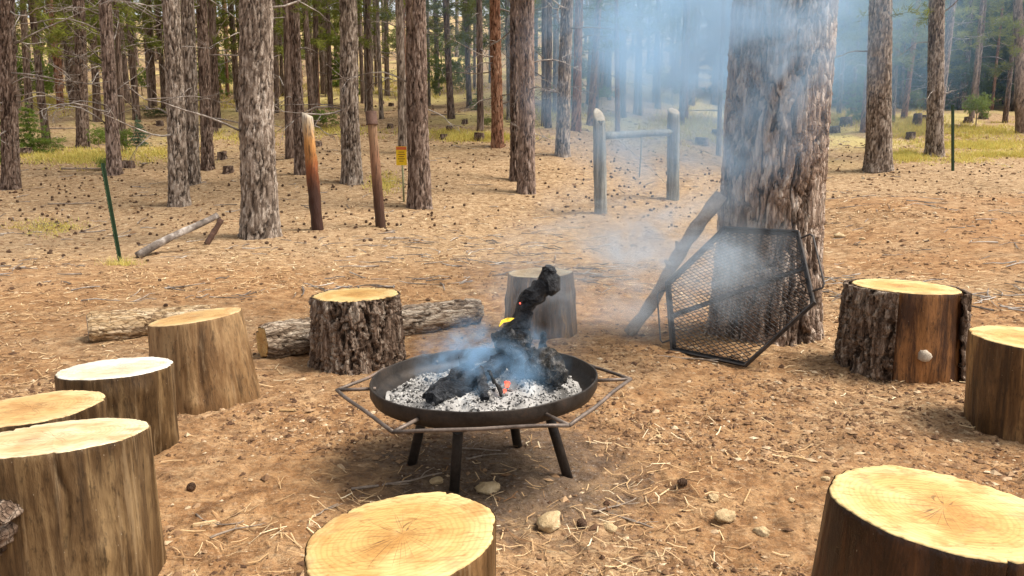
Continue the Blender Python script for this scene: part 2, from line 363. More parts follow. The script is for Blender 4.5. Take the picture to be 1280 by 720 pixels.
M['deadwood'] = m_plain('dead_branch_wood', [(.36, (.05, .04, .033)), (.5, (.17, .14, .12)), (.64, (.5, .45, .4))], 2, .85)
M['cone'] = m_plain('pine_cone_brown', [(.3, (.035, .02, .012)), (.55, (.1, .058, .036)), (.8, (.22, .145, .095))], 30, .8, kind='World')
M['stone'] = m_plain('ochre_stone', [(.3, (.3, .2, .1)), (.55, (.5, .37, .21)), (.8, (.64, .52, .35))], 10, .9, bd=.02)
M['grass'] = m_attr('dry_grass', [(0, (.4, .3, .07)), (.4, (.64, .52, .13)), (.7, (.7, .6, .2)), (1, (.46, .48, .11))], .7, 0, .35)
M['pine_far'] = m_foliage('pine_needles_green', (.035, .046, .012), (.2, .2, .05), .5)
M['pine_dark'] = m_foliage('dark_conifer_green', (.012, .026, .016), (.06, .095, .045), .3)
M['fir'] = m_foliage('young_fir_green', (.045, .085, .018), (.22, .31, .065), .45)
M['fir_blue'] = m_foliage('blue_spruce_green', (.04, .085, .07), (.15, .25, .2))
M['yellow_leaf'] = m_foliage('yellow_shrub_leaves', (.22, .24, .03), (.5, .47, .07))
M['olive_leaf'] = m_foliage('olive_shrub_leaves', (.07, .1, .02), (.24, .27, .08))
M['tpost'] = m_plain('green_post_paint', [(.3, (.015, .035, .02)), (.6, (.035, .07, .035)), (.8, (.09, .12, .07))], 20, .5)
M['sign'] = m_plain('yellow_sign_paint', [(.3, (.78, .5, .015)), (.7, (.85, .58, .03))], 5, .5, bs=.1)
M['sign_red'] = m_plain('red_sign_print', [(.3, (.5, .1, .03)), (.7, (.6, .16, .05))], 5, .5, bs=.1)
M['sign_ink'] = m_plain('dark_sign_print', [(.3, (.22, .1, .01)), (.7, (.3, .15, .02))], 5, .6, bs=.1)
M['stake'] = m_plain('weathered_green_stake', [(.3, (.2, .22, .12)), (.7, (.36, .37, .22))], 10, .8)
M['rust'] = m_plain('rusty_pipe_cap', [(.3, (.045, .024, .017)), (.55, (.11, .062, .045)), (.8, (.2, .12, .09))], 14, .75)
M['post_grey'] = m_plain('weathered_post_wood', [(.34, (.07, .066, .055)), (.5, (.18, .175, .15)), (.66, (.36, .35, .31))], 14, .85, (1, 1, .06), bd=.02, bs=1)
M['post_end'] = m_cut('weathered_post_end', (.25, .21, .15), (.36, .31, .24), (.5, .45, .38))
M['wire'] = m_steel('galvanised_wire', (.2, .19, .18), (.4, .39, .37), .5, .7)
M['knot'] = m_plain('pale_knot_wood', [(.3, (.3, .24, .18)), (.55, (.5, .43, .34)), (.8, (.68, .62, .53))], 25, .8)
def m_post(name, stops, zs):
    n = NT(name); p = n.pos('Object'); sep = n.n('ShaderNodeSeparateXYZ'); n.set(sep.inputs[0], p)
    a = n.noise(n.map(p, (1, 1, .07)), 40, 5, .65); b = n.noise(n.map(p, (1, 1, .3)), 5, 4)
    f = n.math('ADD', n.math('MULTIPLY', sep.outputs[2], 1 / zs), n.math('MULTIPLY', n.math('SUBTRACT', n.math('ADD', a, b), 1.0), .38))
    col = n.ramp(f, stops); col = n.mix(n.mr(a, .5, .62, 0, .75), col, (.04, .018, .01)); n.bsdf(col, .6, n.bump(a, 1, .025), spec=.3); return n.m
M['burnt_post'] = m_post('charred_orange_post', [(.05, (.045, .018, .012)), (.3, (.05, .02, .012)), (.55, (.26, .08, .025)), (.78, (.55, .27, .08)), (.9, (.5, .38, .24)), (1, (.5, .43, .34))], 2.1)
M['cap_post'] = m_post('stained_fence_post', [(0, (.05, .024, .014)), (.35, (.09, .04, .022)), (.55, (.2, .1, .055)), (.8, (.27, .14, .08)), (1, (.3, .18, .1))], 1.75)

# ------------------------------------------------------------------ ground sheet
def build_ground():
    rr = np.concatenate([[0.0, .5, .9], np.geomspace(1.2, 9, 330), np.geomspace(9.06, 60, 170), np.geomspace(61, 420, 60)])
    fa = np.linspace(-48, 48, 620); ba = np.linspace(48, 312, 66)[1:-1]
    ang = np.radians(np.concatenate([fa, ba])); n = len(ang)
    X = rr[:, None] * np.sin(ang)[None]; Y = rr[:, None] * np.cos(ang)[None]
    Z = terrain(X, Y)
    m = me_np('ground', np.stack([X, Y, Z], -1).reshape(-1, 3), grid_quads(len(rr), n)[:, ::-1])
    return tag(link('ground', m, M['ground']), kind='structure')
build_ground()

# ------------------------------------------------------------------ trees
def voro_bark(u, v, pu, seed):
    """u periodic with integer period pu; returns F1, F2-F1, cell random"""
    iu = np.floor(u).astype(int); iv = np.floor(v).astype(int)
    F1 = np.full(u.shape, 9.); F2 = np.full(u.shape, 9.); C = np.zeros(u.shape)
    for a in (-1, 0, 1):
        for b in (-1, 0, 1):
            cu = iu + a; cv = iv + b; w = np.mod(cu, pu)
            dx = cu + .15 + .7 * h2(w, cv, seed) - u; dy = cv + .1 + .8 * h2(w, cv, seed + 5) - v
            d = np.hypot(dx, dy); r = h2(w, cv, seed + 9)
            near = d < F1
            F2 = np.where(near, F1, np.minimum(F2, d)); C = np.where(near, r, C); F1 = np.where(near, d, F1)
    return F1, F2 - F1, C
def pnoise(u, v, pu, k=0):
    i = np.floor(u); j = np.floor(v); a = u - i; b = v - j; a = a * a * (3 - 2 * a); b = b * b * (3 - 2 * b)
    i0 = np.mod(i, pu); i1 = np.mod(i + 1, pu)
    return ((h2(i0, j, k) * (1 - a) + h2(i1, j, k) * a) * (1 - b) + (h2(i0, j + 1, k) * (1 - a) + h2(i1, j + 1, k) * a) * b) * 2 - 1
def pfbm(u, v, pu, o, k, g=.55):
    t = 0; a = 1
    for q in range(o): t = t + a * pnoise(u * 2 ** q, v * 2 ** q + 17.3 * q, pu * 2 ** q, k + q); a *= g
    return t
def bark_relief(A, Zg, R, pw, ph, seed):
    """furrowed, flaky bark: anastomosing vertical furrows + small flakes; returns relief 0..1, furrow closeness, flake tint"""
    pu = max(5, int(round(2 * math.pi * R / pw))); U = A / (2 * math.pi) * pu
    V = Zg / ph; U = U + .12 * pfbm(U * 1, V * 2.2, pu, 2, seed + 3); V = V + .35 * pfbm(U, V * 1.3, pu, 2, seed + 8)
    a = np.abs(pfbm(U, V, pu, 4, seed + 40, .6))
    F1, E, C = voro_bark(U * 3, V * 3.2, pu * 3, seed)
    fl = sstep(0, .3, E)
    ridge = sstep(0, .3, a); rel = .75 * ridge + .2 * fl * (.5 + C) * (.35 + .65 * ridge) + .3 * pfbm(U * 4, V * 7, pu * 4, 3, seed + 50)
    return rel, np.clip(np.minimum(a * .95, E * .9 + .12), 0, 1), C
def trunk_mesh(name, R, height, cols, rows_z, plate_w, plate_h, amp, seed, flare=.35, taper=.55, wob=.03, path=None, flare_h=.35):
    z = np.asarray(rows_z, float); a = np.linspace(0, 2 * math.pi, cols, endpoint=False)
    A, Zg = np.meshgrid(a, z)
    r = R * (1 - taper * (Zg / height)) * (1 + flare * np.exp(-np.maximum(Zg, 0) / flare_h) * (1 + .35 * np.sin(A * 5 + seed) * np.exp(-Zg / flare_h)))
    r = r * (1 + wob * vnoise(np.cos(A) * 1.3 + seed, np.sin(A) * 1.3 + Zg * .5, seed))
    rel, E, C = bark_relief(A, Zg, R, plate_w, plate_h, seed)
    dsp = amp * (rel - .55)
    r = r + dsp
    cx = R * .25 * vnoise(Zg * .25 + seed, Zg * 0 + 3, seed + 31) * sstep(.5, 3, Zg); cy = R * .25 * vnoise(Zg * .25 - seed, Zg * 0 + 7, seed + 37) * sstep(.5, 3, Zg)
    V = np.stack([r * np.cos(A) + cx, r * np.sin(A) + cy, Zg], -1).reshape(-1, 3)
    n = len(V); top = np.array([[cx[-1, 0], cy[-1, 0], z[-1]]]); V = np.concatenate([V, top]); m0 = (len(z) - 1) * cols
    T = [(m0 + j, m0 + (j + 1) % cols, n) for j in range(cols)]
    return me_np(name, V, grid_quads(len(z), cols), T, True, {'plate': ('POINT', np.append(C.ravel(), .5)), 'edge': ('POINT', np.append(np.clip(E, 0, 1).ravel(), .5))})
def tuft_tris(c, d, n, L, wd, rg):
    """a spray of needle blades round direction d at point c"""
    v = rg.normal(size=(n, 3)); v /= np.linalg.norm(v, axis=1)[:, None]
    v = v * .85 + np.asarray(d)[None] * .75; v /= np.linalg.norm(v, axis=1)[:, None]
    s = np.cross(v, rg.normal(size=(n, 3))); s /= np.linalg.norm(s, axis=1)[:, None] + 1e-9
    l = L * rg.uniform(.6, 1.1, (n, 1)); o = np.asarray(c)[None] + rg.normal(size=(n, 3)) * L * .22
    return np.stack([o - s * wd, o + s * wd, o + v * l], 1)
def tri_mesh(name, tris, tint, extra=None):
    t = np.concatenate(tris); V = t.reshape(-1, 3); T = np.arange(len(V)).reshape(-1, 3)
    return me_np(name, V, None, T, False, {'tint': ('FACE', tint)})
def crown_mesh(name, h0, h1, spread, nb, seed, tuft_n=15, L=.26, wd=.016, low=.75):
    rg = np.random.default_rng(seed); tris = []; tint = []
    for k in range(nb):
        f = rg.uniform(0, 1) ** .9; z = h0 + (h1 - h0) * f; a = rg.uniform(0, 2 * math.pi)
        ln = spread * (low + (1 - low) * math.sin(min(1, f * 2.2) * math.pi / 2)) * (1 - f ** 2.2 * .85) * rg.uniform(.55, 1.1)
        dz = rg.uniform(-.22, .12) if f < .5 else rg.uniform(-.05, .4)
        dr = np.array([math.cos(a), math.sin(a), dz])
        m = max(3, int(ln / .26))
        for q in range(m):
            s = ln * (.3 + .7 * (q + rg.uniform(0, 1)) / m)
            side = rg.normal(size=3) * np.array([.28, .28, .13]) * (s * .35 + .2)
            c = np.array([0, 0, z]) + dr * s + np.array([0, 0, -.05 * s * s * .5]) + side
            t = tuft_tris(c, dr + np.array([0, 0, .25]), tuft_n, L, wd, rg); tris.append(t); tint.append(np.full(len(t), rg.uniform(0, 1)) * .6 + rg.uniform(0, .4, len(t)))
        # the limb itself, as a thin wedge pair
        p0 = np.array([0, 0, z]); p1 = p0 + dr * ln * .9; sd_ = np.array([0, 0, .018]); s2 = np.array([-dr[1], dr[0], 0]) * .018
        tris.append(np.array([[p0 - sd_, p0 + sd_, p1], [p0 - s2, p0 + s2, p1]])); tint.append(np.zeros(2))
    return tri_mesh(name, tris, np.concatenate(tint))
def dead_branch_mesh(name, seed, L=1.6, r0=.022):
    rg = np.random.default_rng(seed); mb = MB()
    def seg(p, d, ln, r, lev):
        n = 6; P = [p]; dd = d / np.linalg.norm(d)
        for i in range(n):
            dd = dd + rg.normal(size=3) * .16 + np.array([0, 0, -.03 + .06 * (i > 3)]); dd /= np.linalg.norm(dd); P.append(P[-1] + dd * ln / n)
        P = np.array(P); V, Q, T = tube(P, np.linspace(r, r * .25, n + 1), 5); mb.add(V, Q, T)
        if lev < 2:
            for q in range(rg.integers(2, 4)):
                i = rg.integers(2, n); sd_ = rg.normal(size=3); seg(P[i], dd * .8 + sd_ * .55, ln * rg.uniform(.3, .5), r * .5, lev + 1)
    seg(np.zeros(3), np.array([1., 0, .05]), L, r0, 0)
    return mb.mesh(name)

CROWNS = [crown_mesh('pine_crown', 4.4, 13, 2.0, 44, 100 + i, 17, .24, .013) for i in range(4)]
LOWCROWNS = [crown_mesh('pine_crown', 2.7, 10.5, 2.0, 52, 140 + i, 18, .28, .02) for i in range(4)]
DARKCROWNS = [crown_mesh('conifer_crown', .9, 13, 2.2, 120, 170 + i, 18, .32, .03) for i in range(4)]
DEAD = [dead_branch_mesh('dead_branch', 200 + i, 1.1 + .25 * i) for i in range(6)]
zt = np.concatenate([np.linspace(-.15, .6, 16), np.linspace(.65, 7, 130), np.linspace(7.3, 14, 12)])
zf = np.concatenate([np.linspace(-.3, .6, 8), np.linspace(.8, 9, 60), np.linspace(9.5, 14, 6)])
# unit-radius-ish far trunks, scaled in x/y to the girth seen
FAR = [trunk_mesh('pine_trunk', .2, 14, 22, zf, .09, .35, .026, 300 + i, .22, .6, .05) for i in range(5)]
tree_n = [0]
def pine(base, dia, label, bark, group=None, lean=(0, 0), detail=0, crown='auto', dead=4, dead_lo=1.2, dead_hi=5, name='pine_tree', seedk=None, crown_mat=None, hscale=1.0, cs=1.0):
    k = tree_n[0]; tree_n[0] += 1; rg = np.random.default_rng(900 + k)
    e = empty(name, base, label, 'tree', group)
    e.rotation_euler = (lean[1], lean[0], 0)
    if detail == 2:
        zz = np.concatenate([np.linspace(-.1, 4.6, 380), np.linspace(4.65, 8, 60), np.linspace(8.3, 16, 12)])
        me = trunk_mesh('pine_trunk', dia / 2, 22, 320, zz, .095, .45, .038, 400 + k, .16, .5, .05, flare_h=.45)
        link('trunk', me, M[bark], e)
    elif detail == 1:
        me = trunk_mesh('pine_trunk', dia / 2, 16, 76, zt, .1, .36, .036, 400 + k, .26, .5, .035)
        link('trunk', me, M[bark], e)
    else:
        me = FAR[k % 5]; s = dia / .4
        link('trunk', me, M[bark], e, scale=(s, s, hscale), rot=(0, 0, rg.uniform(0, 6.28)), slot_obj=True)
    r = float(np.hypot(base[0], base[1]))
    if crown:
        cset = {'auto': CROWNS if r < 30 else LOWCROWNS, 'low': LOWCROWNS, 'dark': DARKCROWNS, 'high': CROWNS}[crown]
        s = rg.uniform(.85, 1.2) * cs
        link('crown', cset[rg.integers(0, 4)], crown_mat or M['pine_far'], e, rot=(0, 0, rg.uniform(0, 6.28)), scale=(s, s, hscale * rg.uniform(.92, 1.1)), slot_obj=True)
    for q in range(dead):
        a = rg.uniform(0, 2 * math.pi); z = rg.uniform(dead_lo, dead_hi); s = rg.uniform(.6, 1.15)
        rr = dia / 2 * .8
        link('branch', DEAD[rg.integers(0, 6)], M['deadwood'], e, (rr * math.cos(a), rr * math.sin(a), z), (rg.uniform(-.5, .5), rg.uniform(-.45, .35), a), s)
    return e
def pine_px(u, v, wpx, label, bark, utop=None, **kw):
    b = at(u, v); dia = wpx / ppm(b)
    lean = 0
    if utop is not None:
        d = depth(b); ztop = CAM_Z + (ray(u, 0)[2]) * d; uv_x = (u - 640) / FPX * d
        # vertical line at that spot seen at the top edge, difference gives the lean
        t = at_y(utop, 0, b[1]); lean = math.atan2(t[0] - b[0], t[2] - b[2])
    return pine((b[0], b[1], b[2] - .03), dia * .76, label, bark, lean=(lean, 0), **kw)

# the big ponderosa the grill leans on
pine((2.13, 6.32, H(2.13, 6.32) - .02), .8, 'huge grey ponderosa trunk in the smoke behind the leaning grill', 'bark_big', detail=2, crown='high', dead=0, lean=(.012, 0))
G = 'pine trees in the forest'
near = [
 (325, 296, 54, 'thick pale grey pine trunk left of the charred post', 'bark_grey', 321, 1, 2),
 (224, 257, 28, 'frontmost of the three grey pines standing close together', 'bark_grey', 212, 1, 10),
 (241, 231, 22, 'middle one of the three grey pines standing close together', 'bark_grey', 233, 1, 5),
 (260, 212, 18, 'rearmost of the three grey pines standing close together', 'bark_brown', 251, 1, 5),
 (440, 229, 30, 'straight grey pine between the charred post and the capped post', 'bark_grey', 433, 1, 5),
 (525, 260, 35, 'stout dark pine right beside the small yellow sign', 'bark_brown', 520, 1, 4),
 (658, 241, 26, 'brown pine in front of its twin near the picture centre', 'bark_pink', 659, 1, 4),
 (644, 226, 15, 'slim dark pine half hidden behind the brown centre pine', 'bark_brown', 643, 1, 3),
 (1098, 212, 38, 'stout grey pine right of the huge smoky trunk', 'bark_grey', 1102, 1, 3),
 (1168, 195, 25, 'grey pine just left of the thin green post on the right', 'bark_grey', 1172, 1, 4),
 (14, 236, 24, 'dark pine at the far left edge', 'bark_brown', 8, 1, 14),
 (104, 185, 18, 'dark brown pine left of the pinkish branchy pine', 'bark_brown', 97, 1, 16),
 (143, 218, 20, 'pinkish brown pine with bare twigs behind the leaning green post', 'bark_pink', 131, 1, 20),
 (376, 218, 17, 'dark pine directly behind the charred post', 'bark_brown', 368, 1, 5),
 (362, 198, 13, 'slim pine left of the one behind the charred post', 'bark_brown', 359, 0, 5),
 (622, 184, 18, 'reddish pine with bare branches left of the centre pair', 'bark_orange', 620, 1, 9),
 (703, 195, 21, 'grey pine left of the log fence brace', 'bark_grey', 709, 1, 5),
 (720, 164, 15, 'orange pine behind the grey one left of the fence brace', 'bark_orange', 724, 0, 4),
 (738, 157, 12, 'reddish pine leaning right behind the fence brace', 'bark_orange', 748, 0, 4),
]
for (u, v, wp, lab, bk, ut, det, dd) in near:
    pine_px(u, v, wp, lab, bk, ut, detail=det, dead=dd, group=G)
mid = [
 (37, 146, 11, 'slim dark pine behind the green fir at the left edge', 'bark_brown', 29, 8),
 (67, 116, 9, 'pale pine far up the slope at upper left', 'bark_pink', 60, 2),
 (92, 134, 10, 'thin pine leaning left behind the dark brown pine', 'bark_brown', 78, 4),
 (122, 152, 12, 'brown pine between the dark pine and the pinkish one', 'bark_brown', 114, 6),
 (152, 128, 9, 'thin brown pine right of the pinkish branchy pine', 'bark_brown', 146, 5),
 (171, 150, 11, 'thin dark pine above the small blue fir', 'bark_brown', 159, 5),
 (192, 133, 10, 'slim pine with dead forked branches left of the grey trio', 'bark_brown', 186, 7),
 (206, 136, 9, 'thin pine just left of the grey trio', 'bark_brown', 197, 4),
 (271, 160, 13, 'dark pine just right of the grey trio', 'bark_brown', 264, 6),
 (299, 140, 9, 'thin dark pine tucked left of the thick pale trunk', 'bark_brown', 288, 4),
 (347, 122, 8, 'thin pine right of the thick pale trunk', 'bark_brown', 344, 4),
 (391, 158, 11, 'dark pine right behind the charred post', 'bark_brown', 381, 6),
 (394, 150, 9, 'slim pine crossing the one behind the charred post', 'bark_brown', 396, 4),
 (410, 121, 9, 'grey pine beyond the charred post', 'bark_grey', 408, 4),
 (463, 142, 9, 'thin dark pine above the capped post', 'bark_brown', 460, 7),
 (484, 120, 8, 'pale thin pine beyond the capped post', 'bark_pink', 483, 3),
 (504, 190, 15, 'grey pine half hidden behind the stout one by the sign', 'bark_grey', 500, 4),
 (547, 120, 8, 'slim brown pine right of the stout pine by the sign', 'bark_brown', 543, 4),
 (564, 148, 11, 'dark pine with crooked bare branches above the small stumps', 'bark_brown', 557, 9),
 (587, 135, 9, 'dark pine left of the tiny green fir', 'bark_brown', 581, 6),
 (601, 107, 7, 'thin pale pine beyond the tiny green fir', 'bark_pink', 599, 3),
 (637, 150, 9, 'thin grey pine right of the reddish pine', 'bark_grey', 634, 3),
 (685, 160, 10, 'thin dark pine left of the grey pine by the fence brace', 'bark_brown', 686, 6),
 (757, 118, 9, 'thin brownish pine beyond the fence brace', 'bark_brown', 762, 5),
 (777, 147, 13, 'dark pine above the left fence post in blue smoke', 'bark_brown', 779, 7),
 (799, 144, 10, 'dark slim pine with bare branches above the fence rail', 'bark_brown', 799, 9),
 (822, 136, 9, 'thin pine left of the right fence post in smoke', 'bark_brown', 823, 5),
 (863, 131, 13, 'smoky pine right of the fence brace', 'bark_pink', 868, 3),
 (893, 131, 11, 'smoky pine just left of the huge trunk', 'bark_brown', 899, 4),
 (1277, 166, 16, 'pinkish pine at the far right edge', 'bark_pink', 1271, 3),
 (1060, 118, 10, 'thin hazy pine left of the stout grey pine on the right', 'bark_brown', 1058, 3),
 (1143, 125, 9, 'dark pine behind the yellow shrub', 'bark_brown', 1146, 4),
]
for (u, v, wp, lab, bk, ut, dd) in mid:
    pine_px(u, v, wp, lab, bk, ut, dead=dd, group=G, dead_hi=6)
# the forest beyond: slender pines up the slope
barks = ['bark_brown', 'bark_brown', 'bark_pink', 'bark_grey', 'bark_orange']
placed = []
def free(x, y, dmin):
    return all((x - a) ** 2 + (y - b) ** 2 > dmin ** 2 for a, b in placed)
cnt = 0
bn = {'bark_brown': 'dark brown', 'bark_pink': 'pinkish', 'bark_grey': 'grey', 'bark_orange': 'orange'}
zones = [(-.45, 'at far left', 'left'), (-.2, 'behind the grey trio', 'inner left'), (.0, 'behind the charred and capped posts', 'middle left'), (.2, 'behind the fence brace', 'middle'), (9, 'on the right', 'right')]
while cnt < 268:
    y = (32 + 58 * rng.uniform()) if cnt < 210 else rng.uniform(27, 52); b = rng.uniform(-.78, .78) if cnt < 210 else rng.uniform(-.75, .33); x = b * y
    if not free(x, y, 1.5): continue
    placed.append((x, y)); cnt += 1; bk = barks[rng.integers(0, 5)]
    zn = next(z for z in zones if b < z[0])
    dist = 'far up the slope' if y < 70 else 'in the distant wood'
    pine((x, y, H(x, y) - .05), (rng.uniform(.15, .36) if cnt <= 210 else rng.uniform(.13, .26)), 'slender %s pine %s %s' % (bn[bk], dist, zn[1]), bk, 'slender %s pines %s, %s' % (bn[bk], dist, zn[2]), (rng.normal() * .015, 0), 0,
         'low' if rng.uniform() < (.42 if cnt <= 210 else .1) else 'high', cs=1.0 if cnt <= 210 else .55, dead=int(rng.integers(2, 8)) if y < 55 else 0, dead_hi=5.5, hscale=rng.uniform(.9, 1.25))
# dense dark stand at the right behind the grass
cnt = 0
while cnt < 125:
    y = rng.uniform(46, 95) if cnt < 85 else rng.uniform(48, 62); b = rng.uniform(.26, .8); x = b * y
    if not free(x, y, 1.1): continue
    placed.append((x, y)); cnt += 1
    pine((x, y, H(x, y) - .05), rng.uniform(.25, .5), 'dark conifer in the dense stand ' + ['beyond the huge trunk', 'behind the stout grey pine on the right', 'behind the yellow shrub', 'behind the blue spruce', 'at the far right edge'][min(4, int((b - .26) / .1))], barks[rng.integers(0, 4)], 'dark conifers ' + ['beyond the huge trunk', 'behind the stout grey pine', 'behind the yellow shrub', 'behind the blue spruce', 'at the far right'][min(4, int((b - .26) / .1))], (rng.normal() * .01, 0), 0,
         'dark' if rng.uniform() < .75 else 'low', dead=0, name='conifer_tree', crown_mat=M['pine_dark'], hscale=rng.uniform(.9, 1.2))

# ------------------------------------------------------------------ saplings and shrubs
def fir_mesh(name, seed, n_whorl=9, dens=1.0):
    rg = np.random.default_rng(seed); tris = []; tint = []
    for k in range(n_whorl):
        f = k / n_whorl; z = .06 + .88 * f; R = .42 * (1 - f) ** .8 + .03
        for b in range(int(8 * dens)):
            a = rg.uniform(0, 6.283); ln = R * rg.uniform(.7, 1.1); m = max(2, int(ln / .045))
            for q in range(m):
                s = ln * (q + .6) / m; c = np.array([math.cos(a) * s, math.sin(a) * s, z - .1 * s + rg.normal() * .012])
                c[:2] += rg.normal(size=2) * .02
                t = tuft_tris(c, (math.cos(a), math.sin(a), .15), 10, .065, .0085, rg); tris.append(t); tint.append(rg.uniform(0, .6) + rg.uniform(0, .4, len(t)))
    t = tuft_tris((0, 0, .95), (0, 0, 1.5), 10, .09, .005, rg); tris.append(t); tint.append(np.full(len(t), .8))
    return tri_mesh(name, tris, np.concatenate(tint))
def shrub_mesh(name, seed):
    rg = np.random.default_rng(seed); tris = []; tint = []
    lob = [(rg.uniform(-.32, .32), rg.uniform(-.3, .3), rg.uniform(.25, .8), rg.uniform(.14, .26)) for _ in range(12)]
    for (x, y, z, r) in lob:
        for q in range(34):
            v = rg.normal(size=3); v /= np.linalg.norm(v); c = np.array([x, y, z]) + v * r * rg.uniform(.4, 1.05)
            if c[2] < .02: continue
            t = tuft_tris(c, v, 7, .06, .011, rg); tris.append(t); tint.append(rg.uniform(0, .6) + rg.uniform(0, .4, len(t)))
    return tri_mesh(name, tris, np.concatenate(tint))
FIRS = [fir_mesh('fir_foliage', 500 + i) for i in range(3)]; SHR = [shrub_mesh('shrub_foliage', 520 + i) for i in range(3)]
STEM = MB(); STEM.add(*tube([(0, 0, -.05), (.01, 0, .4), (0, .005, .93)], [.016, .011, .003], 6)); STEM = STEM.mesh('stem')
def plant(u, v, wpx, hpx, label, kind='fir', mat='fir', group=None):
    b = at(u, v); s = ppm(b); k = int(u * 7 + v) % 3
    e = empty('young_fir' if kind == 'fir' else 'shrub', b, label, 'young tree' if kind == 'fir' else 'shrub', group, rz=u * .37)
    wm, hm = wpx / s, hpx / s
    link('foliage', (FIRS if kind == 'fir' else SHR)[k], M[mat], e, scale=(wm / .86, wm / .86, hm), slot_obj=True)
    link('stem', STEM, M['twigs'], e, scale=(hm, hm, hm * .95))
for a in [
 (40, 191, 62, 62, 'bright green young fir beside the dark pine at left', 'fir', 'fir'),
 (66, 189, 30, 20, 'low dark green fir seedling right of the bright young fir', 'shrub', 'fir'),
 (-4, 205, 44, 95, 'green fir cut by the left picture edge', 'fir', 'fir'),
 (174, 184, 34, 38, 'small blue-green fir left of the grey trio', 'fir', 'fir_blue'),
 (153, 192, 26, 36, 'green sapling peeking out beside the pinkish pine', 'shrub', 'fir'),
 (124, 186, 30, 30, 'green sapling left of the pinkish pine', 'shrub', 'fir'),
 (130, 213, 22, 18, 'small dark green tuft behind the leaning green post', 'shrub', 'fir'),
 (194, 148, 30, 14, 'low dark bush left of the grey trio', 'shrub', 'pine_dark'),
 (283, 117, 30, 55, 'bushy green young tree between the grey trio and pale trunk', 'shrub', 'fir'),
 (55, 112, 26, 52, 'pale green fir far up the slope at left', 'fir', 'fir'),
 (49, 117, 18, 14, 'low bush far up the slope at left', 'shrub', 'olive_leaf'),
 (178, 120, 26, 40, 'green young tree far behind the grey trio', 'shrub', 'fir'),
 (408, 160, 38, 26, 'spreading green bush right of the charred post', 'shrub', 'fir'),
 (415, 108, 20, 46, 'thin green fir far behind the charred post', 'fir', 'fir'),
 (453, 118, 22, 36, 'green young tree far behind the grey pine', 'fir', 'fir'),
 (598, 138, 24, 30, 'tiny green fir left of the reddish pine', 'fir', 'fir'),
 (575, 115, 26, 22, 'yellow-green bush above the small stumps', 'shrub', 'olive_leaf'),
 (610, 160, 26, 14, 'low olive bush near the reddish pine', 'shrub', 'olive_leaf'),
 (692, 128, 18, 30, 'yellow-green bush behind the grey pine by the fence', 'shrub', 'yellow_leaf'),
 (752, 132, 40, 24, 'green bush behind the left fence post', 'shrub', 'fir'),
 (840, 128, 44, 40, 'smoky green bush above the right fence post', 'shrub', 'fir'),
 (1048, 134, 36, 36, 'pale green bush left of the stout grey pine', 'shrub', 'olive_leaf'),
 (1122, 134, 22, 44, 'bright yellow shrub between the two grey pines at right', 'shrub', 'yellow_leaf'),
 (1146, 138, 22, 30, 'olive shrub right of the bright yellow shrub', 'shrub', 'olive_leaf'),
 (1205, 133, 38, 42, 'blue spruce sapling beyond the right-hand green post', 'fir', 'fir_blue'),
 (1184, 136, 20, 34, 'green sapling left of the blue spruce', 'fir', 'fir'),
 (1243, 135, 44, 34, 'olive bush right of the blue spruce', 'shrub', 'olive_leaf'),
 (1226, 140, 24, 18, 'low reddish-olive bush below the blue spruce', 'shrub', 'olive_leaf'),
 (925, 140, 50, 26, 'pale bush behind the huge trunk', 'shrub', 'olive_leaf'),
]: plant(*a)
for k in range(60):
    y = rng.uniform(36, 95); b = rng.uniform(-.72, .62); x = b * y; z = H(x, y)
    e = empty('young_fir', (x, y, z), 'distant green young %s among the far trunks %s' % ('fir' if k % 2 else 'bushy tree', next(z for z in zones if b < z[0])[1]), 'young tree', 'distant young trees, ' + next(z for z in zones if b < z[0])[2], rz=rng.uniform(0, 6))
    s = rng.uniform(1.6, 3.6)
    link('foliage', FIRS[k % 3] if k % 2 else SHR[k % 3], M['fir'], e, scale=(s * .85, s * .85, s), slot_obj=True); link('stem', STEM, M['twigs'], e, scale=s)

